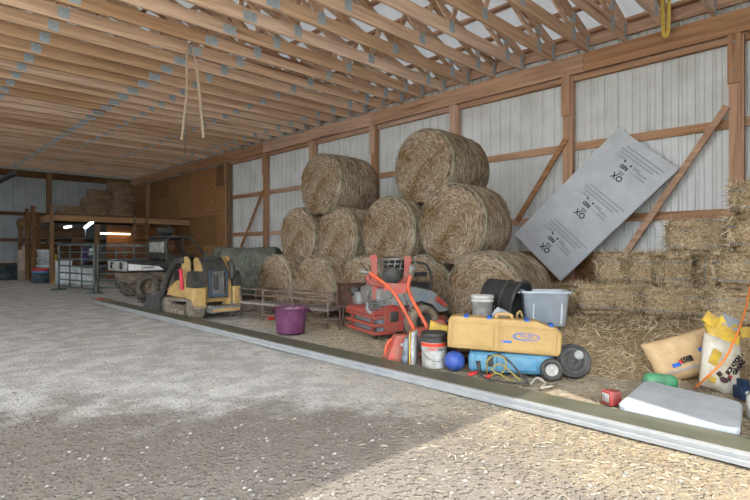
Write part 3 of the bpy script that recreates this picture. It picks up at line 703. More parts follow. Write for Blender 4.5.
def tower(x0, x1, name):
    w_ = x1-x0; cx = (x0+x1)/2
    b = MB(); b.rbox((cx, 8.1, .35), (w_, .28, .36), .03); t_ = pt(b, 'rear_fender', M_yel)
    b = MB(); b.prism([(-.14, .53), (.14, .53), (.12, .74), (.06, .8), (-.05, .79), (-.12, .7)], w_-.01, M.Translation((cx, 8.1, 0)) @ M.Rotation(pi/2, 4, 'Z')); q = pt(b, 'fender_cap', M_black, t_); q['label'] = 'black upper cap'
tower(3.64, 3.88, ''); tower(4.36, 4.52, '')
for x0, lean in ((3.86, -.06), (4.30, .1)):     # tall yellow side plates
    b = MB(); pr = [(8.02, .2), (8.2, .2), (8.28, .6), (8.36, .98), (8.28, 1.02), (8.16, .92), (8.06, .68)] if x0 < 4 else [(7.98, .2), (8.16, .2), (8.2, .6), (8.3, .98), (8.2, .96), (8.06, .8), (8.0, .6)]
    b.prism(pr, .07, M.Translation((x0, 0, 0)) @ M.Rotation(pi/2, 4, 'Z')); pt(b, 'side_plate', M_yel)
b = MB(); b.prism([(8.3, .6), (8.56, .62), (8.5, 1.02), (8.38, 1.04), (8.28, .95)], .05, M.Translation((3.72, 0, 0)) @ M.Rotation(pi/2, 4, 'Z')); pt(b, 'arm_tower', M_yel); b = MB(); b.prism([(8.3, .6), (8.56, .62), (8.5, 1.02), (8.38, 1.04), (8.28, .95)], .05, M.Translation((4.46, 0, 0)) @ M.Rotation(pi/2, 4, 'Z')); pt(b, 'arm_tower', M_yel)
for x in (3.68, 4.5):
    b = MB(); b.tube(curve([(x, 8.42, .98), (x, 8.7, .93), (x, 9.0, .72), (x, 9.22, .45), (x, 9.36, .22)], 5), .055, 8); pt(b, 'lift_arm', M_black)
b = MB(); b.rbox((3.6, 8.32, .66), (.05, .06, .36), .015, (-.14, 0, 0)); q = pt(b, 'arm_lock', M_pink); q['label'] = 'red arm safety prop'
b = MB(); b.prism([(8.0, .7), (8.5, .78), (8.5, .98), (8.25, 1.02), (8.05, .86)], .42, M.Translation((4.08, 0, 0)) @ M.Rotation(pi/2, 4, 'Z')); cp = pt(b, 'control_panel', M_black)
b = MB()
for x in (3.95, 4.08, 4.2): b.tube([(x, 8.2, .98), (x, 8.15, 1.1)], .014, 6); b.ball((x, 8.15, 1.11), .025, 8)
b.rbox((4.05, 8.22, 1.01), (.2, .1, .06), .02, (.5, 0, 0)); pt(b, 'control_lever', M_blk2, cp)
b = MB(); b.tube([(3.94, 7.96, .36), (3.94, 7.96, .8), (4.24, 7.96, .8), (4.24, 7.96, .36)], .018, 8, True); b.box((4.09, 7.97, .38), (.32, .03, .05)); b.box((3.935, 7.98, .58), (.03, .04, .46)); b.box((4.245, 7.98, .58), (.03, .04, .46)); pt(b, 'back_rest_frame', M_blue)
b = MB()
for k in range(6): b.box((4.0+k*.036, 8.0, .58), (.02, .02, .4))
b.box((4.09, 8.03, .58), (.26, .02, .42)); pt(b, 'radiator_grille', M_grey)
b = MB(); b.tube(curve([(4.3, 7.98, .95), (4.31, 7.9, .85), (4.3, 7.9, .66)], 4), .05, 8); pt(b, 'hydraulic_hose', M_blk2); b = MB(); b.tube(curve([(4.04, 7.96, .72), (4.02, 7.92, .62), (4.04, 7.95, .5)], 4), .03, 8); pt(b, 'hydraulic_hose', M_blk2)
b = MB(); b.rbox((4.1, 7.84, .2), (.44, .26, .05), .015); b.box((4.1, 7.92, .14), (.42, .24, .06)); p_ = pt(b, 'standing_platform', plain('dusty tread plate', '6c7478', .6, .2, '8c8377', .5, 12))
b = MB(); b.box((4.1, 7.7, .165), (.46, .03, .045)); pt(b, 'platform_edge', M_yel, p_)
b = MB(); pr = [(9.3, .3), (9.35, .02), (9.85, .0), (9.9, .03), (9.45, .08), (9.36, .4)]; b.prism(pr, 1.0, M.Translation((4.0, 0, 0)) @ M.Rotation(pi/2, 4, 'Z'))
for x in (3.5, 4.5): b.prism([(9.32, .02), (9.88, .0), (9.36, .4)], .025, M.Translation((x, 0, 0)) @ M.Rotation(pi/2, 4, 'Z'))
pt(b, 'bucket', M_dsteel)
b = MB(); b.rbox((4.08, 9.05, .55), (.5, .3, .5), .04); pt(b, 'engine_cover', M_black)
# hay trampled under the gutter: dark tangled netting on the floor beside the vehicle wheels
b = MB(); c = gnd(143, 303)
for k in range(26):
    p0 = c+V((abs(random.gauss(0, .2))+.1, random.gauss(0, .3), 0)); b.tube(curve([p0+V((random.gauss(0, .14), random.gauss(0, .14), random.uniform(.015, .09))) for _ in range(6)], 3), random.uniform(.012, .022), 5)
tag(b.build('tangled_netting', M_blk2), 'dark heap of tangled netting on the floor below the vehicle wheels', 'netting')

# ---------------------------------------------------------------- riding mower
mw = thing('riding_mower', 'red zero turn riding mower with grey engine parked before the round bales', 'mower', (4.62, 4.98, 0), rad(-17))
b = MB()      # rear guard: three slats between end plates, hood panel over them
for z in (.09, .19, .29): b.rbox((-.02, 0, z), (.05, .88, .045), .012); b.rbox((.12, -.42, z), (.3, .04, .045), .01); b.rbox((.12, .42, z), (.3, .04, .045), .01)
for y in (-.3, .3): b.box((.0, y, .19), (.03, .04, .24))
g_ = b.build('rear_bumper', M_redp, mw)
b = MB(); b.prism([(-.05, .32), (.22, .32), (.22, .42), (.12, .43), (-.03, .37)], .84); b.build('engine_hood', M_redp, mw)
b = MB(); b.box((.2, 0, .2), (.3, .8, .24)); b.build('rear_recess', M_fend, mw)
b = MB(); b.rbox((.3, -.1, .66), (.4, .56, .26), .05); b.lathe([(0, 0), (.16, 0), (.17, .03), (.15, .07), (.05, .09), (0, .09)], 20, M.Translation((.32, .05, .77))); b.lathe([(0, 0), (.07, 0), (.07, .18), (0, .18)], 16, M.Translation((.1, -.28, .6)) @ M.Rotation(pi/2, 4, 'Y')); b.rbox((.14, .22, .62), (.16, .2, .18), .03)
for k in range(5): b.box((.12, -.32, .5+k*.035), (.18, .2, .012))
b.tube(curve([(.05, -.2, .6), (.0, -.28, .52), (.05, -.36, .45)], 4), .025, 8); b.rbox((.3, -.36, .55), (.2, .1, .22), .03); b.xf(M.Translation((-.06, 0, -.13))); e_ = b.build('engine', M_grey, mw)
MB().lathe([(0, 0), (.075, 0), (.075, .1), (.02, .12), (0, .12)], 18, M.Translation((.05, .3, .52))).build('air_filter', M_blk2, e_)
b = MB(); b.prism([(.1, .12), (.38, .1), (.7, .14), (.66, .42), (.5, .5), (.46, .62), (.36, .62), (.32, .46), (.1, .44)], .04, M.Translation((0, -.46, 0))); b.build('side_panel', M_redp, mw); b = MB(); b.prism([(.1, .12), (.7, .14), (.66, .42), (.5, .5), (.1, .44)], .04, M.Translation((0, .46, 0))); b.build('side_panel', M_redp, mw)
MB().rbox((.22, -.485, .3), (.12, .03, .13), .03).build('side_vent', M_black, mw)
MB().rbox((.48, -.49, .38), (.07, .03, .3), .012, (0, .15, 0)).build('side_bracket', M_pale, mw)
for x, y, r, w_ in ((.56, -.6, .225, .2), (.56, .6, .225, .2)): wheel(mw, (x, y, r), r, w_, (0, -1 if y < 0 else 1, 0), 'wheel', M_mud, M_dsteel, 5, 0)
for y in (-.36, .36): wheel(mw, (1.0, y, .12), .12, .09, (0, 1, 0), 'front_wheel', M_blk2, M_grey, 0, 0)
b = MB(); b.prism([(.45, .45), (.5, .6), (.68, .68), (.95, .62), (1.12, .5), (1.2, .36), (1.05, .34), (.95, .45), (.78, .5), (.6, .46)], .2, M.Translation((-.24, -.52, 0))); b.prism([(.45, .45), (.5, .6), (.68, .68), (.95, .62), (1.12, .5), (1.2, .36), (1.05, .34), (.95, .45), (.78, .5), (.6, .46)], .2, M.Translation((-.24, .52, 0))); b.box((.55, 0, .5), (.5, .88, .12)); b.build('fender', M_fend, mw)
MB().prism([(.98, .5), (1.14, .4), (1.18, .42), (1.02, .56)], .06, M.Translation((-.24, -.62, 0))).build('fender_badge', M_redp, mw)
b = MB(); b.rbox((.72, 0, .64), (.46, .48, .12), .05); b.rbox((.5, 0, .86), (.12, .46, .4), .05, (0, -.2, 0)); b.build('seat', M_seat, mw)
for y in (-.3, .3): MB().rbox((.68, y*1.0, .82), (.3, .07, .06), .025).build('armrest', M_seat, mw)
for y in (-.27, .27):
    MB().tube(curve([(.72, y*1.5, .45), (.84, y*1.5, .72), (.78, y*1.5, .93), (.7, y*1.2, .98), (.66, y*.5, .98)], 5), .018, 8).build('control_lever', M_black, mw)
b = MB(); b.rbox((.86, 0, .2), (.4, 1.0, .14), .05); b.box((.85, 0, .32), (.4, .5, .05)); b.build('mower_deck', M_redp, mw)
MB().box((.6, 0, .26), (1.0, .5, .1)).build('frame', M_dsteel, mw)

# red uprights with a mesh grille over the engine
t = 6.55; pr_ = P(mw)
def F2(px, py, tt=t): return atd(px, py, tt)
for (xa, ya), (xb, yb2) in (((374, 256), (375, 300)), ((408, 257), (405, 290))):
    b = MB(); b.bar(F2(xa, ya), F2(xb, yb2), .075, .05, FW); b.bar(F2(xa-1, ya-1), F2(xa, ya+6), .09, .06, FW); pr_(b, 'upright', M_redp)
b = MB(); b.tube(curve([F2(368, 275), F2(369, 281), F2(376, 284.5), F2(390, 285), F2(401, 283), F2(406, 277)], 4), .04, 8); pr_(b, 'cross_tube', M_redp)
b = MB(); tb = t+.12
b.tube([F2(377, 259.5, tb), F2(414, 258.5, tb), F2(415.5, 262, tb), F2(412, 276, tb), F2(410, 283, tb)], .018, 8); b.tube([F2(377, 259.5, tb), F2(372, 283, tb), F2(367, 300, tb)], .018, 8); b.tube([F2(372, 283, tb), F2(410, 283, tb)], .012, 6)
for k in range(1, 6): b.tube([F2(377+k*6.2, 259.3, tb), F2(372+k*6.4, 283, tb)], .008, 5)
for k in range(1, 5): b.tube([F2(377-k, 259.5+k*4.8, tb), F2(413.5-k*.8, 259+k*4.8, tb)], .007, 5)
pr_(b, 'mesh_grille', M_grey)
b = MB(); c = F2(391.5, 276, t-.1); b.lathe([(0, -.1), (.1, -.1), (.115, -.07), (.115, .05), (.1, .07), (.03, .08), (0, .08)], 24, M.Translation(c) @ (V((0, 0, 1)).rotation_difference(-FW)).to_matrix().to_4x4()); pr_(b, 'round_canister', M_black)
b = MB(); b.tube([F2(375, 300), F2(375, 300)*V((1,1,0)) if False else V((F2(375, 300).x, F2(375, 300).y, 0))], .03, 8); pr_(b, 'upright_foot', M_dsteel); b = MB(); b.tube([F2(405, 290), V((F2(405, 290).x, F2(405, 290).y, 0))], .03, 8); pr_(b, 'upright_foot', M_dsteel)
# orange handled machine in front
t = 5.75; tl = thing('orange_tiller', 'orange tube handled tiller leaning in front of the red mower', 'tiller', (atd(418, 330, t).x, atd(418, 330, t).y, 0)); pr_ = P(tl)
b = MB(); b.tube(curve([F2(368, 272.5, t), F2(374, 276, t), F2(386, 285, t), F2(394, 293, t), F2(404, 310, t-.05), F2(413, 327, t-.1), F2(417, 336, t-.12)], 5), .021, 10); b.tube(curve([F2(411.5, 274, t), F2(409, 281, t), F2(408.5, 289, t), F2(412, 299, t), F2(419, 312, t-.05), F2(426, 325, t-.1), F2(429, 334, t-.12)], 5), .021, 10); b.tube([F2(394, 293, t), F2(409, 290, t)], .02, 8); pr_(b, 'handle_bar', M_org)
for pa, pb in (((359, 270.5), (369, 273)), ((411, 266), (411.6, 276))):
    b = MB(); b.tube([F2(*pa, t), F2(*pb, t)], .025, 10); pr_(b, 'hand_grip', M_grey)
b = MB(); b.prism([(-.14, -.045), (.12, -.05), (.18, .03), (-.1, .04)], .02, M.Translation(F2(395, 286.5, t)) @ M.Rotation(-ANG, 4, 'Z')); b.box(F2(400, 291, t), (.12, .05, .05), (0, 0, -ANG)); pr_(b, 'cross_plate', M_redp)
b = MB(); b.tube([F2(360, 262, t), F2(369, 272, t)], .008, 6); pr_(b, 'control_cable', M_blk2); b = MB(); b.tube(curve([F2(410, 275, t), F2(404, 292, t), F2(410, 312, t)], 5), .007, 6); pr_(b, 'control_cable', M_blk2)
b = MB(); c = F2(424, 341, t-.1); b.rbox(c, (.26, .3, .3), .06); b.rbox(c+V((0, 0, -.15)), (.36, .24, .12), .04); pr_(b, 'engine', M_redp)
b = MB()
for k in range(4): b.lathe([(.04, -.012), (.11, -.012), (.11, .012), (.04, .012)], 12, M.Translation((c.x+(k-1.5)*.09, c.y, .11)) @ M.Rotation(pi/2, 4, 'Y'))
b.tube([(c.x-.16, c.y, .11), (c.x+.16, c.y, .11)], .03, 8); b.tube([(c.x, c.y, .11), c], .05, 8); pr_(b, 'tine', M_dsteel)
# rusty pan against a bale, on its stand
c = atd(352, 294, 7.25); o = thing('rusty_pan', 'dark rusty metal pan on a thin stand before a round bale, left of mower', 'pan', (c.x, c.y, 0)); pr_ = P(o)
M_rust = plain('dark rust', '4b3a33', .85, .2, '6e4e3e', .5, 10)
b = MB(); mm = M.Translation(c) @ M.Rotation(-ANG*.85, 4, 'Z'); b.box((0, .06, 0), (.43, .02, .32), None, 0, mm); b.box((-.21, 0, 0), (.015, .13, .32), None, 0, mm); b.box((.21, 0, 0), (.015, .13, .32), None, 0, mm); b.box((0, 0, -.16), (.43, .13, .015), None, 0, mm); b.box((0, -.02, .155), (.44, .06, .015), None, 0, mm); b.box((.03, -.05, -.02), (.012, .012, .3), None, 0, mm); pr_(b, 'pan_body', M_rust)
for x in (-.17, .17):
    b = MB(); b.tube([mm @ V((x, .03, -.16)), mm @ V((x, .03, -c.z))], .012, 6); pr_(b, 'leg', M_rust)
# ================================================================ THINGS ON THE FLOOR
M_bag_tan = plain('tan paper sack', 'd2b48a', .75, 0, 'bb9b72', .3, 6); M_bag_wh = plain('white woven sack', 'cfcabd', .6, 0, 'b3a58d', .4, 6); M_bag_y = plain('yellow sack print', 'e3bb3a', .55, 0, 'b8974a', .25, 8)
M_foam = plain('pale grey foam board', 'c3c7cb', .6, 0, 'b4b8bc', .4, 2.5); M_ink = plain('faint grey print', 'a1a6aa', .7); M_dink = plain('dark print', '3a3d40', .7)
M_caseY = plain('yellow moulded case', 'b3925e', .5, 0, 'a48652', .35, 6); M_blueC = plain('sky blue moulded plastic', '467f9f', .45, 0, '6890a3', .3, 6); M_blueL = plain('blue print', '2d62b8', .5)
M_purp = plain('magenta purple tub plastic', '5c2749', .45, 0, '6d4560', .35, 7); M_ball = plain('blue rubber ball', '2b4a96', .4, 0, '42589a', .3, 14); M_pail = plain('white pail plastic', 'c9cbc9', .5, 0, '98938a', .3, 6)
M_tote = plain('grey tote plastic', 'bcc2c8', .45, 0, 'a4abb0', .35, 4); M_tub = plain('black rubber tub', '25282c', .6, 0, '403e3b', .4, 6); M_grn = plain('green plastic', '2e9a63', .4, 0, '5d8a6a', .25, 8)
M_slab = plain('grey white moulded lid', 'b2b6ba', .55, 0, 'a0a4a7', .4, 5); M_olive = plain('dark olive trim steel', '4e5140', .45, .1, '605f50', .3, 3); M_trim = plain('pale grey trim steel', '979a9d', .4, .2, 'a7a8a7', .3, 4)
M_cordO = plain('orange cord', 'e5823c', .5); M_cordY = plain('yellow green cord', '9a883e', .5); M_cordR = plain('red clamp plastic', 'c42f2f', .5); M_wh = plain('grey white wheel hub', 'c5c5c2', .5, 0, 'a29c93', .4, 12)
M_cone = plain('dusty red plastic', 'b5463c', .6, 0, '9c6a5a', .4, 9); M_paper = plain('crumpled white paper', '9a9fa3', .7); M_rope = plain('white rope', 'c9c3b4', .8); M_tarp = plain('blue tarpaulin', '3f6ea3', .5, 0, '6a7f98', .4, 6)
M_rustr = plain('rusty pipe', '6b5a50', .7, .3, '87786c', .4, 9); M_strap = plain('white webbing', 'a3927b', .8); M_ystrap = plain('yellow webbing', 'd8bd5a', .7); M_redbox = plain('red painted box', 'a8393a', .5, 0, '8a5550', .4, 9); M_silver = plain('dull aluminium', 'a5a8aa', .35, .6, '8c8a86', .3, 9)
# ---- long trim beam lying on the floor
o = thing('trim_beam', 'very long dark olive topped beam with pale ribbed side lying across the floor', 'beam', (3.42, 6.2, 0)); pr_ = P(o)
y0, y1 = -.45, 12.05
b = MB(); b.prism([(3.30, .058), (3.58, .058), (3.58, .072), (3.45, .066), (3.30, .072)], y1-y0, M.Translation((0, (y0+y1)/2, 0))); q = pr_(b, 'top_flange', M_olive); q['label'] = 'dark olive top flange'
b = MB(); b.prism([(3.285, .0), (3.285, .018), (3.275, .022), (3.275, .036), (3.285, .04), (3.285, .056), (3.27, .06), (3.27, .074), (3.31, .074), (3.31, .0)], y1-y0, M.Translation((0, (y0+y1)/2, 0))); q = pr_(b, 'ribbed_side', M_trim); q['label'] = 'pale grey ribbed side'
b = MB(); b.box((3.575, (y0+y1)/2, .03), (.015, y1-y0, .058)); pr_(b, 'back_flange', M_olive)
b = MB(); b.rbox((3.43, y1+.03, .05), (.2, .08, .1), .015); pr_(b, 'end_cap', M_redbox)
# ---- purple tub
c = gnd(289, 335); t = thing('muck_tub', 'purple plastic muck tub with rope handles standing alone on the gravel', 'tub', (c.x+.12, c.y+.13, 0), -ANG)
R_ = .225
MB().lathe([(0, .012), (R_*.80, .012), (R_*.83, 0), (R_*.86, .02), (R_*.97, .3), (R_*1.0, .335), (R_*1.05, .34), (R_*1.06, .355), (R_*1.0, .36), (R_*.95, .33), (R_*.82, .03), (0, .03)], 40).build('tub_body', M_purp, t)
MB().lathe([(0, .31), (R_*.5, .335), (R_*.9, .315), (R_*.955, .3), (0, .29)], 30).jit(.012, 14).build('white_filling', plain('white granular feed', 'd5d3d6', .9), t)
for s_ in (-1, 1): MB().tube(curve([(s_*R_*1.05, -.07, .335), (s_*(R_*1.05+.035), -.03, .3), (s_*(R_*1.05+.035), .03, .3), (s_*R_*1.05, .07, .335)], 4), .012, 6).build('rope_handle', M_purp, t)
c = gnd(271, 320); q = MB().rbox((0, 0, .03), (.1, .06, .05), .015).jit(.008, 20).build('red_scrap', M_cordR); q.location = (c.x, c.y, 0); tag(q, 'small bright red scrap on the gravel left of the purple tub', 'scrap')
# ---- hay rack on the floor
pA = gnd(240, 318); pB = gnd(328, 329); dv = (pB-pA).normalized(); nv = V((-dv.y, dv.x, 0)); nv = nv if nv.x > 0 else -nv
o = thing('hay_rack', 'low rusty pipe hay rack with a shelf standing before the floor level round bales', 'rack', (pA+pB)/2); pr_ = P(o); L_ = (pB-pA).length
def rk_(a, off, z): return pA+dv*(a*L_)+nv*off+UP*z
for off in (0, .34):
    for z in (.1, .27, .41, .5):
        if z == .27 and off == 0: continue
        b = MB(); b.tube([rk_(0, off, z), rk_(1, off, z)], .012, 6); pr_(b, 'rail', M_rustr)
for a in (0, .29, .63, 1.0):
    for off in (0, .34):
        b = MB(); b.tube([rk_(a, off, 0), rk_(a, off, .5)], .014, 6); pr_(b, 'upright', M_rustr)
b = MB()
for a in (0, .29, .63, 1.0): b.tube([rk_(a, 0, .5), rk_(a, .34, .5)], .01, 6); b.tube([rk_(a, 0, .1), rk_(a, .34, .1)], .01, 6)
pr_(b, 'cross_bar', M_rustr)
b = MB(); b.bar(rk_(0, .17, .27), rk_(1, .17, .27), .36, .035); pr_(b, 'shelf', plain('grey weathered board', '8b817a', .85, 0, '6d625b', .5, 5))
# ---- five gallon pail with label
def lettered(root, txt, size, c, rx, rz, mat, name='lettering', ex=.0015, bold=0.0, sc=None):
    m = M.Translation(V(c)) @ M.Rotation(rz, 4, 'Z') @ M.Rotation(rx, 4, 'X')
    if sc: m = m @ M.Diagonal((*sc, 1))
    return MB().text(txt, size, m, 0, ex, bold).build(name, mat, root)
c = gnd(435.5, 369); pl = thing('paint_pail', 'grey pail with black lid and a red and black label band beside the blue ball', 'pail', (c.x+.06, c.y+.07, 0), -ANG+.1)
r = .125
MB().lathe([(0, 0), (r*.9, 0), (r*.93, .01), (r*.985, .27), (0, .27)], 40).build('pail_body', M_pail, pl)
b = MB(); b.lathe([(r*.985, .255), (r*1.03, .26), (r*1.03, .275), (r*.995, .28), (r*.995, .3), (r*1.04, .305), (r*1.05, .33), (r*1.03, .345), (r*.9, .345), (r*.88, .335), (0, .335)], 40, None, 0, False, False); q = b.build('lid', M_black, pl); q['label'] = 'black lid'
b = MB(); b.lathe([(r*.995, .215), (r*1.0, .25)], 40, None, 0, False, False); b.build('red_label_band', plain('red label', 'd2452f', .5), pl); b = MB(); b.lathe([(r*.988, .17), (r*.996, .214)], 40, None, 0, False, False); b.build('black_label_band', M_pail, pl)
def round_text(txt, size, rr, z, a0, mat, root, nm='lettering'):
    b = MB(); n = len(txt)
    for i, ch in enumerate(txt):
        if ch == ' ': continue
        a = a0+(i-(n-1)/2)*size*.72/rr; b.text(ch, size, M.Translation((rr*sin(a), -rr*cos(a), z)) @ M.Rotation(a, 4, 'Z') @ M.Rotation(pi/2, 4, 'X'), 0, .001, .001)
    return b.build(nm, mat, root)
round_text('CANT', .034, r*1.0, .192, -.28, M_redtx, pl); round_text('ROOFING', .018, r*1.0, .19, .5, M_blktx, pl)
b = MB(); b.tube(curve([(-r*1.02, 0, .2), (-r*.75, -r*.72, .12), (0, -r*1.08, .09), (r*.75, -r*.72, .12), (r*1.02, 0, .2)], 6), .004, 6); hb = b.build('wire_bail', M_silver, pl)
b = MB(); b.tube([(-.04, -r*1.08, .091), (.04, -r*1.08, .091)], .011, 8); b.build('bail_grip', M_pail, hb)
# ---- ball
c = gnd(457, 372.5); q = MB().ball((0, 0, .097), .097, 32).build('ball', M_ball); q.location = (c.x+.03, c.y+.05, 0); tag(q, 'blue rubber ball on the straw between the pail and the blue case', 'ball')
# ---- cases: blue wheeled case on the floor, yellow case on top of it
p0 = V((3.98, 2.79, 0)); d0 = (V((4.28, 2.04, 0))-V((3.76, 2.9, 0))).normalized(); azc = atan2(d0.y, d0.x); n0 = V((-d0.y, d0.x, 0)); n0 = n0 if n0.x > 0 else -n0
cc = (V((3.80, 2.83, 0))+V((4.28, 2.04, 0)))/2+n0*.12
bc = thing('wheeled_case', 'sky blue wheeled plastic case lying under the long yellow case', 'case', (cc.x+d0.x*.09+n0.x*.04, cc.y+d0.y*.09+n0.y*.04, 0), azc)
MB().rbox((-.06, .03, .115), (.76, .3, .19), .05).build('case_body', M_blueC, bc); b = MB(); b.rbox((-.28, -.125, .12), (.2, .02, .14), .01); b.rbox((.02, -.125, .12), (.3, .02, .12), .01); b.rbox((.24, -.125, .13), (.1, .02, .1), .01); b.build('moulded_panel', M_blueC, bc)
MB().rbox((-.24, -.14, .14), (.05, .03, .1), .01).build('latch', M_blk2, bc)
for y in (-.17, .2): wheel(bc, (.29, y, .098), .098, .05, (0, -1, 0), 'wheel', M_blk2, M_wh, 5, 0)
pt_ = (V((3.76, 2.9, 0))+V((4.28, 2.04, 0)))/2
yc = thing('instrument_case', 'long yellow moulded instrument case lying on edge across the blue case', 'case', (pt_.x+n0.x*.1, pt_.y+n0.y*.1, .225), azc); yc.rotation_euler.y = rad(2.2)
LY = 1.0
out = [(-LY/2, .0), (LY/2-.03, -.0), (LY/2, .03), (LY/2+.005, .2), (LY/2-.05, .258), (LY/2-.14, .27), (LY/2-.22, .3), (-LY/2+.06, .3), (-LY/2+.01, .285), (-LY/2, .25)]
b = MB(); b.prism(out, .19); body = b.build('case_body', M_caseY, yc)
bv = body.modifiers.new('b', 'BEVEL'); bv.width = .022; bv.segments = 3; bv.limit_method = 'ANGLE'
b = MB()
for x0, x1, z0, z1 in ((-.45, -.08, .04, .25), (.0, .46, .03, .24)):
    for zz in (z0, z1): b.rbox(((x0+x1)/2, -.097, zz), (x1-x0, .008, .008), .003)
    for xx in (x0, x1): b.rbox((xx, -.097, (z0+z1)/2), (.008, .008, z1-z0), .003)
b.rbox((-.035, -.099, .15), (.018, .012, .29), .005); b.rbox((-.47, -.097, .15), (.012, .01, .27), .004)
for zz in (.1, .14, .18): b.box((.33, -.095, zz), (.2, .006, .003))
b.build('moulded_ribs', M_caseY, body)
b = MB(); b.tube(curve([(-.07, 0, .295), (-.06, 0, .33), (.06, 0, .33), (.07, 0, .295)], 4), .016, 8); b.build('carry_handle', M_caseY, yc)
for x in (-.34, -.13, .2, .41):
    MB().rbox((x, -.0, .3 if x < .3 else .268), (.045, .2, .014), .005).build('latch', M_blueL, yc)
b = MB(); el = [(.11*cos(2*pi*k/40), .032*sin(2*pi*k/40)) for k in range(40)]
for k in range(40):
    (xa, za), (xb, zb) = el[k], el[(k+1) % 40]; w1 = .0035+.010*max(0, -cos(2*pi*k/40))+.004*max(0, cos(2*pi*k/40)); b.bar((.2+xa, -.0965, .155+za), (.2+xb, -.0965, .155+zb), w1, .003, (0, 1, 0))
b.build('oval_logo', M_blueL, body)
lettered(yc, 'SPL-1700', .03, (.2, -.0975, .163), pi/2, 0, M_blueL); lettered(yc, 'SERIES', .018, (.21, -.0975, .14), pi/2, 0, M_blueL)
MB().rbox((.03, -.0975, .1), (.09, .003, .018), .001).build('name_plate', M_blueL, body)
# ---- jumper cables in front of the cases
cb_ = thing('jumper_cables', 'tangle of yellow and black jumper cables with red clamps before the blue case', 'cable', gnd(500, 378)); pr_ = P(cb_)
def tl_(px, py, tt): return atd(px, py, tt)
b = MB(); b.tube(curve([tl_(487, 374, 4.52), tl_(487, 362, 4.47), tl_(493, 356, 4.47), tl_(503, 357, 4.46), tl_(506, 366, 4.43), tl_(500, 374, 4.42), tl_(492, 369, 4.42), tl_(500, 364, 4.42), tl_(511, 372, 4.38), tl_(521, 381, 4.33)], 6), .0065, 6)
b.tube(curve([tl_(489, 378, 4.45), tl_(496, 373, 4.4), tl_(508, 379, 4.37), tl_(517, 383, 4.3)], 5), .006, 6); pr_(b, 'yellow_cable', M_cordY)
b = MB(); b.tube(curve([tl_(490, 357, 4.48), tl_(500, 355, 4.47), tl_(511, 363, 4.44), tl_(520, 374, 4.37), tl_(526, 382, 4.27)], 6), .009, 6); b.tube(curve([tl_(478, 366, 4.5), tl_(482, 376, 4.42), tl_(495, 381, 4.35), tl_(530, 384, 4.22)], 6), .009, 6); pr_(b, 'black_cable', M_blk2)
for a, e in (((469, 376), (477, 372)), ((486, 379), (492, 374)), ):
    b = MB(); b.tube([tl_(*a, 4.42), tl_(*e, 4.46)], [.006, .016], 6); b.tube([tl_(a[0]-1, a[1]-2, 4.44), tl_(*e, 4.46)], [.006, .012], 6); pr_(b, 'clamp', M_cordR)
for a, e in (((478, 361), (480, 374)), ((525, 375), (527, 383))):
    b = MB(); b.tube([tl_(*a, 4.48 if a[0] < 500 else 4.35), tl_(*e, 4.46 if a[0] < 500 else 4.28)], [.022, .012], 6); pr_(b, 'clamp', M_black)
q = MB().tube(curve([gnd(530, 384, .02), gnd(537, 378, .025), gnd(545, 383, .02), gnd(541, 388, .015), gnd(552, 386, .015)], 6), .009, 6).build('rope', M_rope); tag(q, 'short pale rope end lying on the straw below the case wheel', 'rope')
# ---- black reel / disc leaning on the straw heap
c = gnd(578, 381); rl = thing('black_disc', 'black round plastic lid with pale spot leaning on straw right of the cases', 'lid', (c.x+.06, c.y+.06, .0), -ANG-.1)
m = M.Translation((0, .05, .145)) @ M.Rotation(rad(68), 4, 'X')
MB().lathe([(0, .0), (.15, .0), (.158, .012), (.15, .035), (.138, .04), (.13, .028), (.08, .02), (.075, .032), (.06, .032), (.055, .022), (.03, .022), (.025, .045), (0, .045)], 44, m).build('disc_body', M_blk2, rl)
MB().lathe([(0, .0), (.04, .0), (.04, .03), (0, .03)], 24, m @ M.Translation((.05, .05, .015))).build('pale_cap', M_pale, rl)
# ---- pallet with tarp, tote, black tub, white pail, paper
pc = V((4.78, 2.98, 0)); pa = thing('pallet', 'low wooden pallet stack behind the yellow case carrying tote and tub', 'pallet', pc, -ANG)
for z in (.07, .19, .31):
    for y in (-.3, 0, .3):
        MB().box((0, y, z-.03), (1.0, .09, .07)).build('runner', oldwood, pa)
    for k in range(6): MB().box((-.44+k*.176, 0, z+.015), (.12, .72, .02)).build('slat', oldwood, pa)
b = MB(); n = 18
vs = [((i/n-.5)*1.06, (j/n-.5)*.78, .345+.012*noise.noise(V((i*.5, j*.5, 3)))-(.16*max(0, abs(j/n-.5)-.46)/.04 if j/n < .5 else .1*max(0, abs(j/n-.5)-.46)/.04)*(.7+.3*noise.noise(V((i*.6, 0, 1))))) for i in range(n+1) for j in range(n+1)]
b.add(vs, [(i*(n+1)+j, (i+1)*(n+1)+j, (i+1)*(n+1)+j+1, i*(n+1)+j+1) for i in range(n) for j in range(n)], 0, True); q = b.build('tarp', M_tarp); q.location = q.location+V((pc.x, pc.y, 0)); q.rotation_euler = (0, 0, -ANG)
q.location = V((pc.x, pc.y, q.location.z)); tag(q, 'folded blue tarpaulin under the grey tote', 'tarp')
c = atd(543.5, 304, 5.4); tt = thing('storage_tote', 'open grey plastic storage tote standing on a blue tarpaulin beside the straw', 'tote', (c.x, c.y, .362), -ANG-.12)
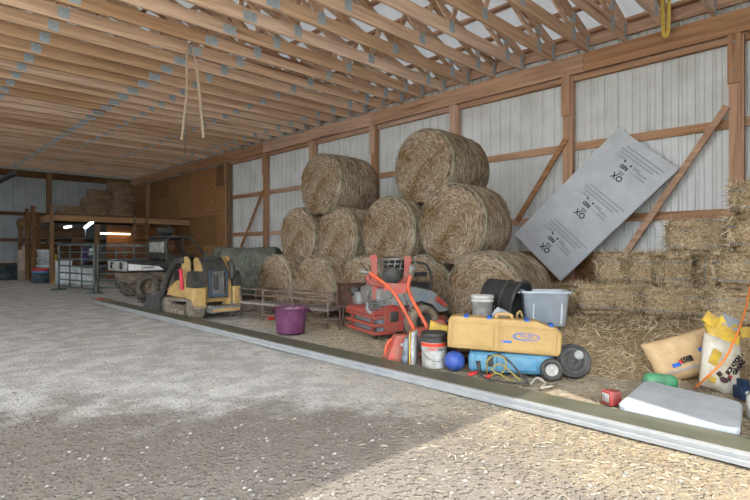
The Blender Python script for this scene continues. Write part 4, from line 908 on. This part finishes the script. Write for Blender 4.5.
def tote(w, d, h, tp):
    b = MB(); 
    ring = lambda s_, z, r_: [(sx*(w/2*s_-r_)+r_*cos(a), sy*(d/2*s_-r_)+r_*sin(a), z) for sx, sy, a0 in ((1, 1, 0), (-1, 1, pi/2), (-1, -1, pi), (1, -1, 1.5*pi)) for a in [a0+k*pi/8 for k in range(5)]]
    rs = [ring(tp, 0, .05), ring(1, h*.93, .05), ring(1.07, h*.935, .05), ring(1.07, h*.99, .05), ring(1.03, h, .05), ring(.97, h*.98, .04), ring(tp*.97, .01, .04)]
    n = 20; vs = sum(rs, []); fs = [(k*n+j, k*n+(j+1) % n, (k+1)*n+(j+1) % n, (k+1)*n+j) for k in range(len(rs)-1) for j in range(n)]+[tuple(range(n))[::-1], tuple(range((len(rs)-1)*n, len(rs)*n))]
    return b.add(vs, fs, 0, True)
tote(.47, .34, .36, .86).build('tote_body', M_tote, tt)
b = MB()
for x in (-.13, .15): MB().rbox((x, -.153, .17), (.02, .012, .3), .005, (.06, 0, 0)).build('moulded_rib', M_tote, tt)
for s_ in (-1, 1): MB().rbox((s_*.262, 0, .34), (.035, .14, .025), .01).build('rim_handle', M_tote, tt)
# black tub on its side
c = atd(505, 300, 5.55); tb_ = thing('black_tub', 'black rubber tub tipped on its side between the white pail and grey tote', 'tub', (c.x, c.y, .375), 0)
ax = (RT*.74-FW*.62-UP*.2).normalized(); m = M.Translation((0, 0, .245)) @ M.Scale(1.12, 4) @ V((0, 0, 1)).rotation_difference(ax).to_matrix().to_4x4()
b = MB(); b.lathe([(0, -.2), (.14, -.2), (.155, -.19), (.2, .14), (.222, .15), (.222, .175), (.2, .18), (.188, .15), (.145, -.17), (0, -.175)], 40, m); b.build('tub_body', M_tub, tb_)
b = MB(); b.lathe([(.188, .01), (.198, .02), (.192, .04)], 40, m); b.tube([m @ V((.22*cos(a), .22*sin(a), .165)) for a in [2*pi*k/36 for k in range(36)]], .013, 6, True); b.build('rim', M_black, tb_)
c = atd(482.5, 319, 5.3); wp = thing('white_pail', 'small dirty white pail standing behind the yellow case, left of the black tub', 'pail', (c.x, c.y, .362), -ANG)
MB().lathe([(0, 0), (.095, 0), (.098, .01), (.108, .25), (.116, .25), (.116, .265), (.109, .27), (.109, .285), (.118, .287), (.119, .315), (.11, .317), (.103, .29), (.093, .02), (0, .015)], 36).build('pail_body', M_pail, wp)
MB().tube(curve([(-.126, 0, .215), (-.09, -.09, .12), (0, -.125, .08), (.09, -.09, .12), (.126, 0, .215)], 5), .004, 6).build('wire_bail', M_silver, wp)
c = atd(503, 316, 5.0); b = MB(); b.add([(-.1, 0, -.04), (-.03, .04, .035), (.13, .02, -.05), (.02, -.06, -.05), (.05, .05, .0)], [(0, 3, 1), (3, 4, 1), (3, 2, 4)]); b.add([(-.1, .012, -.05), (-.03, .052, .025), (.13, .032, -.06), (.02, -.05, -.06), (.05, .06, -.01)], [(0, 1, 3), (3, 1, 4), (3, 4, 2)])
q = b.build('crumpled_sheet', M_paper); q.rotation_euler = (0, 0, -ANG); q.location = (c.x, c.y, .49); tag(q, 'crumpled grey white sheet on top of the yellow case before the tub', 'paper')
c = atd(520, 314, 5.2); o = thing('yellow_handled_tool', 'small yellow and steel hand tool beside the mouth of the black tub', 'tool', (c.x, c.y, .36), -ANG)
b = MB(); b.tube(curve([(-.02, 0, .05), (-.03, 0, .12), (.0, 0, .16), (.025, 0, .1)], 4), .013, 6); b.build('handle', M_caseY, o); b = MB(); b.rbox((0, 0, .03), (.08, .05, .06), .02); b.build('head', M_silver, o)
# ---- left of the pail: red flared hood, leaning slab, yellow sack, red can
c = gnd(399, 364); o = thing('red_hood', 'dusty red flared plastic hood standing on the floor left of the pail', 'hood', (c.x+.04, c.y+.05, 0), -ANG+.2)
b = MB(); n = 4
pr = [(.0, .16, .12), (.03, .155, .115), (.05, .14, .1), (.06, .145, .105), (.1, .13, .095), (.27, .085, .07), (.285, .07, .06)]
vs = []
for z, hx, hy in pr: vs += [(sx*hx+z*.16, sy*hy, z) for sx, sy in ((1, 1), (-1, 1), (-1, -1), (1, -1))]
b.add(vs, [(i*4+j, i*4+(j+1) % 4, i*4+4+(j+1) % 4, i*4+4+j) for i in range(len(pr)-1) for j in range(4)]+[(3, 2, 1, 0), tuple(range(len(vs)-4, len(vs)))]); q = b.build('hood_body', M_cone, o); bv = q.modifiers.new('b', 'BEVEL'); bv.width = .012; bv.segments = 2
MB().rbox((.03, -.1, .2), (.06, .012, .03), .004, (-.2, 0, 0)).build('label_patch', M_pale, o); MB().tube(curve([(-.11, .05, .04), (-.12, .05, .12), (-.09, .05, .2), (-.05, .04, .24)], 4), .018, 8).build('orange_arm', M_org, o)
c = gnd(415.5, 366); o = thing('leaning_slab', 'thin white slab with a yellow edge leaning against grey plastic left of the pail', 'panel', (c.x+.02, c.y+.03, 0), -ANG+1.32)
b = MB(); b.rbox((0, 0, .17), (.26, .035, .34), .016, (0, .05, 0)); b.build('slab', M_pale, o); b = MB(); b.rbox((0, .026, .172), (.262, .014, .342), .006, (0, .05, 0)); b.build('yellow_edge', M_bag_y, o)
b = MB(); b.rbox((.0, .075, .15), (.26, .05, .3), .02, (.1, .05, 0)).jit(.02, 12); b.build('grey_wrap', plain('grey film wrap', '7e868d', .3, 0, '4c5258', .5, 14), o)
def pillow(w, h, t, n=20, pinch=.12, seed=0, wr=.012):
    """stuffed sack: w along x, h along z, belly t along y"""
    b = MB(); vs = []
    for s_ in (-1, 1):
        for i in range(n+1):
            for j in range(n+1):
                u, v = i/n*2-1, j/n*2-1; e = max(0, (1-abs(u)**2.6))**.5*max(0, (1-abs(v)**3.2))**.5
                x = u*w/2*(1-pinch*(1-abs(v))*abs(u)**3*.5); z = v*h/2*(1-pinch*(1-abs(u))*abs(v)**3*.4)
                q = noise.noise(V((u*2.2+seed, v*2.2, s_)))*wr+noise.noise(V((u*6+seed, v*5, s_)))*wr*.5
                vs.append((x, s_*(t/2*e+.004)+q*e, z+h/2+q*.3))
    N = (n+1)**2
    for k in range(2): 
        for i in range(n):
            for j in range(n): b.f.append([k*N+i*(n+1)+j, k*N+(i+1)*(n+1)+j, k*N+(i+1)*(n+1)+j+1, k*N+i*(n+1)+j+1]); b.mi.append(0); b.sm.append(True)
    ed = [(i, 0) for i in range(n)]+[(n, j) for j in range(n)]+[(i, n) for i in range(n, 0, -1)]+[(0, j) for j in range(n, 0, -1)]; m_ = len(ed)
    for k in range(m_):
        a = ed[k][0]*(n+1)+ed[k][1]; c_ = ed[(k+1) % m_][0]*(n+1)+ed[(k+1) % m_][1]; b.f.append([a, c_, N+c_, N+a]); b.mi.append(0); b.sm.append(True)
    b.v = vs; return b
c = atd(438, 338, 5.35); o = thing('yellow_sack', 'flattened yellow paper sack stuffed behind the pail', 'sack', (c.x, c.y, .2), -ANG)
b = pillow(.26, .16, .12, 14, .2, 3); b.xf(M.Translation((0, 0, .02)) @ M.Rotation(.28, 4, 'Y')); b.build('sack_body', M_bag_y, o)
q = MB().box((-.02, .0, .1), (.26, .2, .2)).jit(.012, 8).build('crate', M_black); q.location = (c.x, c.y, 0); q.rotation_euler = (0, 0, -ANG); tag(q, 'low black crate behind the pail holding up the yellow sack', 'crate')
c = gnd(443, 351); o = thing('red_can', 'red round can behind the pail at the left end of the yellow case', 'can', (c.x+.0, c.y+.05, 0), -ANG)
MB().lathe([(0, 0), (.1, 0), (.11, .02), (.11, .26), (.1, .3), (.06, .34), (.03, .35), (0, .35)], 28).build('can_body', M_cone, o)
# ---- feed sacks, green jug, slab, box, cord at right
cB = gnd(690, 381, .08); cL = gnd(656, 372, .1)
o = thing('tan_feed_sack', 'tan paper feed sack lying on its side against the straw', 'sack', (0, 0, 0)); o.location = atd(697, 400, 4.5); o.location.z = .02
o.rotation_euler = (rad(-26), rad(-17), -ANG-.1)
b = pillow(.64, .4, .22, 22, .1, 5, .016); b.build('sack_body', M_bag_tan, o)
b = MB()
def sk(x, z, w=.64, h=.4, t=.22):
    u, v = x/(w/2), (z-h/2)/(h/2); return -(t/2*max(0, 1-abs(u)**2.6)**.5*max(0, 1-abs(v)**3.2)**.5+.012)
for x, z, w_, mt_ in ((-.15, .13, .07, M_blueL), (-.105, .148, .03, M_redtx), (.1, .205, .05, M_blueL), (.13, .22, .035, M_redtx)):
    y = sk(x, z)
    MB().rbox((x, y, z), (w_, .006, .035), .002, (0, -.06, 0)).build('printed_patch', mt_, o)
for x, z in ((-.05, .165), (-.05, .14), (.2, .235), (.2, .21)): lettered(o, 'LAYER', .034, (x, sk(x, z)-.003, z), pi/2, 0, M_blktx, 'lettering', .002, .002)
MB().rbox((-.06, sk(-.06, .08), .08), (.36, .006, .014), .002).build('seam', M_paper, o)
o = thing('white_feed_sack', 'open yellow and white scratch grain sack standing against the straw stack', 'sack', gnd(718, 391, .0)); o.location.z = .0
o.rotation_euler = (rad(-22), rad(19), -ANG-.05)
pillow(.31, .46, .17, 20, .05, 9, .016).build('sack_body', M_bag_wh, o)
b = MB(); n = 14; vs = []
for k in range(2*n):
    a = 2*pi*k/(2*n)
    for j in range(5): vs.append((.125*cos(a)*(1+.22*j/4), .055*sin(a)*(1+.4*j/4)+.01*noise.noise(V((k*.6, j, 2))), .42+.05*j*(.8+.35*noise.noise(V((k*.5, 1, 7))))))
b.add(vs, [(k*5+j, ((k+1) % (2*n))*5+j, ((k+1) % (2*n))*5+j+1, k*5+j+1) for k in range(2*n) for j in range(4)], 0, True); b.build('open_mouth', M_bag_y, o)
for x, z, w_, h_, an in ((-.15, .56, .12, .1, .35), (.15, .55, .1, .09, -.4), (-.1, .24, .075, .13, .2), (-.11, .05, .06, .05, .1), (.04, .46, .13, .1, .1)): MB().rbox((x, -.06 if z > .4 else -.078, z), (w_, .012, h_), .005, (.15, an, 0)).build('yellow_panel', M_bag_y, o)
MB().rbox((.03, -.05, .6), (.15, .014, .13), .006, (-.3, .15, 0)).build('white_flap', M_paper, o)
for tx, x in (('SCRATCH', .045), ('GRAINS', .09)): MB().text(tx, .046, M.Translation((x, -.094, .22)) @ M.Rotation(pi/2, 4, 'X') @ M.Rotation(rad(62), 4, 'Z'), 0, .002, .002).build('lettering', M_blktx, o)
b = MB(); b.ball((-.02, -.088, .075), .03, 12, (1.2, .3, .8)); b.ball((.02, -.088, .1), .018, 10, (.9, .3, 1.2)); b.bar((-.05, -.09, .1), (-.075, -.09, .12), .02, .03); b.build('printed_bird', plain('dark rooster print', '4a3434', .6), o)
MB().ball((.03, -.09, .122), .012, 8, (1.2, .3, .9)).build('red_comb', M_redtx, o)
q = MB().lathe([(0, 0), (.05, .005), (.075, .03), (.085, .1), (.085, .17), (.078, .185), (.085, .2), (.085, .26), (.07, .31), (.03, .325), (0, .325)], 28, M.Rotation(pi/2, 4, 'Y') @ M.Scale(.8, 4)).build('green_jug', M_grn); c = gnd(659, 384, .06)
q.location = (c.x-.0, c.y+.0, .01); q.rotation_euler = (0, rad(6), -ANG+.0); tag(q, 'green plastic jug lying behind the grey white moulded lid', 'jug')
zt = .1; cs = [gnd(617, 404, zt), gnd(645, 380, zt), gnd(742, 402, zt), gnd(735, 434, zt)]
cs[0].x = max(cs[0].x, 3.6); cs[3].x = max(cs[3].x, 3.6)
sl = thing('moulded_lid', 'large grey white moulded lid lying flat behind the trim beam, partly in the sun', 'lid', sum(cs, V())/4*1.0); sl.location.z = 0
cn = sum(cs, V())/4
b = MB(); pts = []
for i in range(4):
    p, a, e = cs[i], cs[i-1], cs[(i+1) % 4]; rr = .05
    pts += [p+(a-p).normalized()*rr, p+((a-p).normalized()+(e-p).normalized())*rr*.3, p+(e-p).normalized()*rr]
pts = [(q-cn).to_2d() for q in pts]; n = len(pts); lay = [(1.0, 0), (1.0, .05), (.985, .055), (1.01, .06), (1.01, .088), (.985, .1)]
b.add([(p.x*s_, p.y*s_, z) for s_, z in lay for p in pts], [(i*n+j, i*n+(j+1) % n, (i+1)*n+(j+1) % n, (i+1)*n+j) for i in range(len(lay)-1) for j in range(n)]+[tuple(range(n))[::-1], tuple(range((len(lay)-1)*n, len(lay)*n))]); q = b.build('lid_body', M_slab, sl); bv = q.modifiers.new('b', 'BEVEL'); bv.width = .008; bv.segments = 2; bv.limit_method = 'ANGLE'
c = gnd(614, 402, .02); o = thing('red_box', 'small red metal box at the left corner of the grey white lid', 'box', (max(c.x, 3.72), c.y+.02, 0), -.5)
MB().rbox((0, 0, .05), (.1, .1, .1), .006).build('box_body', M_redbox, o); MB().rbox((-.052, 0, .055), (.006, .07, .06), .002).build('label_patch', M_pale, o)
q = MB().tube(curve([gnd(695, 388, .02), atd(706, 378, 4.0), atd(716, 369, 3.95), atd(726, 357, 3.95), atd(735, 339, 4.0), atd(741, 324, 4.15), atd(747, 304, 4.4), atd(753, 280, 4.6), V((6.0, .72, 1.5)), V((6.2, .62, 1.87)), V((6.5, .58, 1.85))], 6), .0085, 8).build('extension_cord', M_cordO); tag(q, 'orange extension cord running down past the yellow and white sack', 'cord')
c = gnd(743, 396, .02); o = thing('blue_hitch', 'dark blue steel hitch part lying in the straw behind the lid at the right', 'hitch', (c.x, c.y, 0), -ANG)
b = MB(); b.rbox((0, 0, .05), (.1, .1, .1), .01); b.rbox((.1, 0, .035), (.16, .06, .05), .01); b.box((0, 0, .12), (.05, .07, .06)); b.build('hitch_body', plain('dark blue paint', '27354d', .4, .2), o); MB().lathe([(0, -.06), (.02, -.06), (.02, .06), (0, .06)], 12, M.Translation((0, 0, .055)) @ M.Rotation(pi/2, 4, 'X')).build('pin', M_silver, o)
c = gnd(756, 418, .0); o = thing('white_bottle', 'white plastic bottle standing at the right edge behind the beam', 'bottle', (c.x, c.y, 0)); MB().lathe([(0, 0), (.05, 0), (.055, .01), (.055, .14), (.02, .18), (.02, .2), (0, .2)], 20).build('bottle_body', M_pail, o); MB().lathe([(0, .2), (.024, .2), (.024, .23), (0, .23)], 14).build('cap', M_blk2, o)
# ---- foam board leaning on the wall
BP = [V((8.645, 5.051, 1.449)), V((9.224, 3.364, 3.289)), V((9.124, 2.407, 2.443)), V((8.545, 4.094, .603))]
e1_ = ((BP[1]-BP[0])+(BP[2]-BP[3]))/2; e2_ = ((BP[3]-BP[0])+(BP[2]-BP[1]))/2; Lb, Wb = e1_.length, e2_.length; ex = e1_.normalized(); nn_ = ex.cross(e2_).normalized(); nn_ = nn_ if nn_.dot(FW) < 0 else -nn_
cB = sum(BP, V())/4; ey = nn_.cross(ex); 
fbm = M((( ex.x, ey.x, nn_.x, cB.x), (ex.y, ey.y, nn_.y, cB.y), (ex.z, ey.z, nn_.z, cB.z), (0, 0, 0, 1)))
fb = thing('foam_board', 'large pale grey foam insulation board with dark print leaning tilted against the wall', 'board', cB); fb.rotation_euler = fbm.to_euler()
inv = fbm.inverted(); cl = [inv @ p for p in BP]
b = MB(); vs = [(p.x, p.y, 0) for p in cl]+[(p.x, p.y, -.045) for p in cl]; b.add(vs, [(0, 1, 2, 3), (7, 6, 5, 4)]+[(i, (i+1) % 4, (i+1) % 4+4, i+4) for i in range(4)]); b.build('board_sheet', M_foam, fb)
sgn = 1 if cl[3].y > cl[0].y else -1
# each printed block: logo, red-named line, two symbols, columns of fine print; text reads across the board's short side
def loc(u, v): # u 0..1 along the long side from the low left corner, v 0..1 across from the upper edge
    p = (cl[0]*(1-v)+cl[3]*v)*(1-u)+(cl[1]*(1-v)+cl[2]*v)*u; return V((p.x, p.y, .002))
for u0 in (.13, .46, .79):
    def put(mb, nm, mt_): mb.build(nm, mt_, fb)
    def T(txt, size, u, v, mt_, rot=pi, bold=.004):
        p = loc(u0+u, v); put(MB().text(txt, size, M.Translation(p) @ M.Rotation(rot_txt, 4, 'Z'), 0, .001, bold), 'printed_lettering', mt_)
    rot_txt = (pi/2)*sgn+(pi if sgn > 0 else 0)+pi
    T('OX', .14, -.045, .50, M_dink); T('RED', .085, .03, .47, M_dink); T('ENGINE', .03, -.005, .5, M_dink, pi, .001); T('BOARD', .03, -.018, .5, M_dink, pi, .001)
    b = MB()
    for u, v, du, dv in ((.065, .42, .012, .03), (.06, .53, .012, .03)): p = loc(u0+u, v); b.box(p, (du*Lb, dv*Wb, .002))
    put(b, 'printed_symbol', M_dink)
    b = MB()
    for u, v, du, dv in ((.145, .6, .012, .62), (.12, .56, .013, .62), (.098, .54, .013, .55), (.075, .36, .016, .12), (.06, .62, .022, .1), (.05, .73, .015, .15), (.027, .74, .015, .15), (.06, .27, .003, .09), (.07, .27, .003, .09), (.08, .27, .003, .09), (.025, .62, .003, .14), (.03, .62, .003, .14)):
        if u0+u < .985: p = loc(u0+u, v); b.box(p, (du*Lb, dv*Wb, .0015))
    put(b, 'fine_print', M_ink)
# ---- straps and a cord hanging from the trusses
zc_ = TB+.1
o = thing('hanging_strap', 'pale webbing strap hanging in an inverted V from a truss over the loader', 'strap', (atd(187, 52, 9.4).x, atd(187, 52, 9.4).y, zc_)); pr_ = P(o)
b = MB(); t = 9.3
b.bar(atd(187, 40, t), atd(186.5, 95, t), .035, .008, FW); b.bar(atd(186.5, 95, t), atd(181.5, 140, t), .042, .008, FW); pr_(b, 'strap_tail', M_strap)
b = MB(); b.bar(atd(192, 48, t), atd(196.5, 64, t), .03, .008, FW); b.bar(atd(196.5, 64, t), atd(203.5, 138, t), .05, .008, FW); pr_(b, 'strap_tail', M_strap)
q = MB().tube([atd(187, 38, 9.45), atd(185.5, 100, 9.45), atd(185, 155, 9.45)], .007, 6).build('pull_cord', M_silver); tag(q, 'thin grey pull cord hanging beside the pale webbing strap', 'cord')
t = 8.02; o = thing('yellow_strap', 'yellow webbing loop draped over a truss near the top right corner', 'strap', atd(665, 10, t)); pr_ = P(o)
b = MB(); pts = curve([atd(662, -18, t), atd(662.5, 10, t), atd(663.5, 33, t), atd(665.5, 36, t), atd(668, 31, t+.02), atd(669, 5, t+.03), atd(668, -18, t+.03)], 4)
for a, e in zip(pts[:-1], pts[1:]): b.bar(a, e+(e-a)*.05, .055, .012, FW)
pr_(b, 'strap_loop', M_ystrap)
# ================================================================ STALL AND LOFT IN THE FAR LEFT CORNER
M_gate = plain('green grey gate tube', '3f5355', .5, .2, '6f7a76', .4, 6); M_tank = plain('dark stock tank', '2d3338', .5, .2, '4c5357', .4, 5); M_lid = plain('red lid plastic', 'b53439', .5); M_teal = plain('dark teal drum', '2c4049', .5, 0, '46565c', .3, 6)
M_beige = plain('beige drum plastic', 'b5a596', .6, 0, '94887c', .4, 5); M_wht = plain('white stacked plastic', 'dfe4e8', .55, 0, 'b9c0c5', .4, 6); M_purpc = plain('purple cloth', '4b3a6a', .9); M_ylw = plain('yellow handle', 'c79b2f', .5)
plank = wood('dark stall planks', '7c5c3f', '53392a', 'X', .9); plankL = wood('stall planks in lamplight', '96694a', '6d4a33', 'X', .85)  # plankL is the lamplit copy: warm light put into its colour
YS = 20.53; XS = 4.26; ZL = 2.28; YB = 24.6
bm_ = tag(MB().box(((XS+9.25)/2, YS, ZL), (9.25-XS, .07, .2)).build('loft_beam', lofty), 'long pale front beam carrying the hay loft at far left', 'beam')
pe = gnd(20, 0, 0) if False else ony(19, 223, 26.4)
tag(MB().box((XS, (YS+26.6)/2, ZL-.02), (.07, 26.5-YS, .24)).build('loft_beam', wood('loft side lumber', 'a98259', '7d5b3b', 'Y', .85)), 'loft side beam running back from the tall corner post', 'beam')
tag(MB().box(((XS+9.25)/2+.05, (YS+27.4)/2, ZL+.15), (9.15-XS, 27.3-YS-.1, .05)).build('loft_deck', plank), 'dark board deck of the hay loft', 'deck')
def post(px, Y, top, w, label):
    p = ony(px, 250, Y); q = MB().box((p.x, Y, top/2), (w, w, top)).build('loft_post', oldwoodZ); tag(q, label, 'post')
post(51.5, YS-.09, 2.72, .11, 'tall loft corner post in front of the white stacked plastic'); post(38.5, 22.2, 2.55, .11, 'loft side post just left of the tall corner post, behind the red lidded drum')
post(33, 21.5, 2.72, .12, 'tall loft side post left of the red lidded drum'); post(27, 23.4, 2.75, .11, 'loft side post right beside the beige drum'); post(20.5, 26.2, 2.5, .16, 'thick loft side post nearest the back wall')
post(97, YS, 2.05, .14, 'post under the loft front beam between lamp and gates')
# planked stall back and inner wall: each course a board
nb = 0
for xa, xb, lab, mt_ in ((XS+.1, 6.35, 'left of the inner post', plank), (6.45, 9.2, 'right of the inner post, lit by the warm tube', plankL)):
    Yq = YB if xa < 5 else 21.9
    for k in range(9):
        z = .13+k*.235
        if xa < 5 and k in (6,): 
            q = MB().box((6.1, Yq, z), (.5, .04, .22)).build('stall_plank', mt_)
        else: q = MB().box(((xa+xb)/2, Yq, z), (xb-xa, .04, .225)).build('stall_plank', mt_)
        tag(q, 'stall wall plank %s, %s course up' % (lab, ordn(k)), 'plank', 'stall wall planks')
# lamps
def tubelamp(a, c, col, strength, label, rr=.03):
    o = thing('tube_lamp', label, 'lamp', (V(a)+V(c))/2); pr_ = P(o); t = NT('lamp '+label[:20]); t.b.inputs['Emission Color'].default_value = (*col, 1); t.b.inputs['Emission Strength'].default_value = strength; m_ = t.fin('ffffff', .5)
    b = MB(); b.tube([a, c], rr, 8); pr_(b, 'tube', m_); b = MB(); b.bar(V(a)+V((0, 0, rr+.02)), V(c)+V((0, 0, rr+.02)), .12, .025); pr_(b, 'fitting', M_grey)
    return o
tubelamp(ony(85, 228, 21.6), ony(92.5, 222, 21.2), (.85, .95, 1.0), 9, 'slanted cold white tube lamp hanging left of the loft post', .045)
tubelamp(ony(64.5, 227.5, 23.5), ony(71, 226.5, 23.2), (.85, .95, 1.0), 5, 'small cold white tube lamp deep inside the stall', .04)
tubelamp(ony(100.5, 233.4, 21.7), ony(130, 234.2, 21.7), (1.0, .72, .42), 6, 'horizontal warm tube lamp on the plank wall over the gates', .028)
q = MB().tube([ony(85.5, 228, 21.5), ony(85.5, 236, 21.5)], .012, 6).build('lamp_cord', M_wht); tag(q, 'pull cord below the slanted white tube lamp', 'cord')
q = MB().box(ony(71, 230.8, 24.4), (.95, .2, .04)).build('shelf', plankL); tag(q, 'narrow pale shelf below the small tube lamp inside the stall', 'shelf')
# ladder
lx, rx_ = ony(134.5, 230, YS-.12).x, ony(146.5, 230, YS-.12).x; o = thing('loft_ladder', 'wooden board ladder up to the loft at its right end', 'ladder', ((lx+rx_)/2, YS-.12, 0)); pr_ = P(o)
for x in (lx, rx_): b = MB(); b.box((x, YS-.12, 1.22), (.09, .06, 2.44)); pr_(b, 'rail', oldwoodZ)
for k in range(7): b = MB(); b.box(((lx+rx_)/2, YS-.17, .28+k*.31), (rx_-lx+.06, .04, .09)); pr_(b, 'rung', oldwood)
# loft bales
M_dkst = M_hayst
lay = [(5.3, 22.3, 0), (6.2, 22.35, 0), (7.1, 22.3, 0), (6.15, 22.5, 1), (7.05, 22.45, 1), (6.4, 22.6, 2), (7.28, 22.55, 2), (7.15, 22.6, 3)]
nm_ = ['bottom', 'second', 'third', 'top']; cnt = {}
for x, y, k in lay:
    i = cnt.get(k, 0); cnt[k] = i+1
    small_bale((x, y, ZL+.175+.2+k*.37), (.86, .5, .37), (0, 0, random.uniform(-.08, .08)), 'dark hay bale on the loft, %s layer, %s from the left' % (nm_[k], ordn(i)), 'dark hay bales on the loft', (M_face, M_dkst))
# gates
def gate(p0, p1, bars, zt, label, z0=.12):
    p0, p1 = V(p0), V(p1); p0.z = p1.z = 0; o = thing('corral_gate', label, 'gate', (p0+p1)/2); pr_ = P(o); d = (p1-p0).normalized(); L_ = (p1-p0).length
    b = MB(); b.tube(curve([p0+UP*.02, p0+UP*(zt-.08), p0+d*.06+UP*zt], 3)+[p1-d*.06+UP*zt]+curve([p1-d*.06+UP*zt, p1+UP*(zt-.08), p1+UP*.02], 3)[1:], .028, 8); pr_(b, 'frame', M_gate)
    for k in range(bars): b = MB(); z = z0+(zt-z0)*k/bars; b.tube([p0+UP*z, p1+UP*z], .022, 6); pr_(b, 'rail', M_gate)
    for f in (.33, .67): b = MB(); b.tube([p0+d*L_*f+UP*z0, p0+d*L_*f+UP*zt], .02, 6); pr_(b, 'stay', M_gate)
    for p in (p0, p1): b = MB(); b.tube([p-V((d.y, -d.x, 0))*.2+UP*.025, p+V((d.y, -d.x, 0))*.2+UP*.025], .025, 6); pr_(b, 'foot', M_gate)
gate(gnd(59, 290), gnd(94, 294), 6, 1.29, 'green grey tube corral gate at left, before the white boxes'); gate(gnd(98, 292.5), gnd(151, 291), 6, 1.27, 'green grey tube corral gate at right, behind the utility vehicle')
# stock tank, drums and boxes
c = ony(5, 272, 24.3); o = thing('stock_tank', 'dark round stock tank against the back wall at the left edge', 'tank', (c.x, c.y, 0)); MB().lathe([(0, 0), (.62, 0), (.64, .03), (.66, .2), (.645, .22), (.66, .24), (.67, .5), (.7, .53), (.69, .56), (.65, .54), (.63, .06), (0, .05)], 40).build('tank_body', M_tank, o)
c = gnd(41, 283); o = thing('lidded_drum', 'dark teal drum with a red rim before the loft side posts', 'drum', (c.x, c.y, 0)); MB().lathe([(0, 0), (.235, 0), (.25, .02), (.265, .42), (0, .42)], 32).build('drum_body', M_teal, o); q = MB().lathe([(.265, .42), (.28, .43), (.28, .5), (.26, .51), (.24, .49), (0, .49)], 32, None, 0, False, False).build('red_rim', M_lid, o); MB().lathe([(.262, .36), (.27, .37), (.27, .41), (.264, .42)], 32, None, 0, False, False).build('blue_band', plain('blue rim plastic', '3f7fb8', .5), o)
MB().tube(curve([(-.27, 0, .4), (-.22, -.2, .25), (0, -.29, .2), (.22, -.2, .25), (.27, 0, .4)], 4), .006, 6).build('wire_bail', M_silver, o)
c = gnd(23.5, 279.5); o = thing('beige_drum', 'tall beige drum standing left of the loft side posts', 'drum', (c.x, c.y, 0)); MB().lathe([(0, 0), (.2, 0), (.2, .38), (.215, .4), (.2, .42), (.2, .78), (.215, .8), (.2, .82), (.2, 1.12), (.17, 1.15), (0, 1.15)], 28).build('drum_body', M_beige, o); MB().lathe([(0, 1.15), (.08, 1.15), (.08, 1.24), (.06, 1.32), (0, 1.32)], 16).build('cap', M_beige, o)
for k in range(4):
    c = gnd(45, 280.8); q = thing('wrapped_pail', 'white wrapped pail behind the drum, %s from the floor in its stack' % ordn(k), 'pail', (c.x, c.y, k*.29), 0, 'white pails stacked by the corner post'); MB().lathe([(0, 0), (.23, 0), (.26, .24), (.275, .245), (.275, .285), (.25, .288), (0, .288)], 28).build('pail_body', M_wht, q); MB().tube(curve([(-.26, 0, .2), (0, -.28, .12), (.26, 0, .2)], 4), .006, 5).build('wire_bail', M_silver, q)
for px, py, w_, h_, lab in ((65, 284, .42, .75, 'white chest inside the stall behind the left gate, nearest the corner post'), (75, 284, .5, .55, 'low white box with dark print behind the left gate'), (87, 285, .5, .5, 'grey white box behind the right end of the left gate')):
    c = gnd(px, py); o = thing('storage_box', lab, 'box', (c.x, c.y+.2, 0)); MB().rbox((0, 0, h_/2), (w_, .4, h_), .03).build('box_body', M_wht, o); MB().rbox((0, 0, h_+.015), (w_+.03, .43, .04), .012).build('lid', M_wht, o)
    if w_ == .5 and h_ > .52: lettered(o, 'Feeds', .1, (0, -.202, .36), pi/2, 0, M_blktx)
c = ony(84, 262, 18.6); q = MB().lathe([(.02, .42), (.08, .38), (.09, .2), (.12, 0), (.1, .0), (0, .02)], 14).jit(.03, 7).build('purple_jacket', M_purpc); q.location = (c.x, c.y, .72); q.scale = (1, .5, 1.1); tag(q, 'purple jacket hanging over the left gate', 'jacket')
q = MB().lathe([(.02, .2), (.06, .18), (.09, .0), (0, .0)], 12).jit(.02, 9).build('white_rag', M_wht); c = ony(91.5, 250, 17.9); q.location = (c.x, c.y, 1.0); tag(q, 'white rag hanging over the left gate', 'rag')
c = gnd(55, 283); o = thing('yellow_shovel', 'yellow handled shovel leaning on the tall loft corner post', 'shovel', (c.x, c.y, 0)); MB().tube([(0, 0, .15), (.05, .1, 1.0)], .022, 6).build('handle', M_ylw, o); MB().rbox((0, -.02, .1), (.24, .03, .24), .01, (-.2, 0, 0)).build('blade', M_ylw, o)
q = MB().tube([ony(125, 275, 15.0), ony(125.2, 240, 14.9)], .02, 6).build('fence_rod', M_gate); c0 = gnd(125, 292); q.location.z = .3; tag(q, 'thin steel rod standing up behind the vehicle bed', 'rod')
a, e = ony(-4, 183, 24), ony(14.5, 173, 22); o = thing('strip_light_housing', 'unlit grey strip light hanging below the trusses at far left', 'light fixture', (a+e)/2); pr_ = P(o)
b = MB(); b.bar(a, e, .2, .09); pr_(b, 'housing', M_gate); b = MB(); b.tube([e, V((e.x, e.y, TB))], .008, 5); b.tube([a, V((a.x, a.y, TB))], .008, 5); pr_(b, 'chain', M_silver)
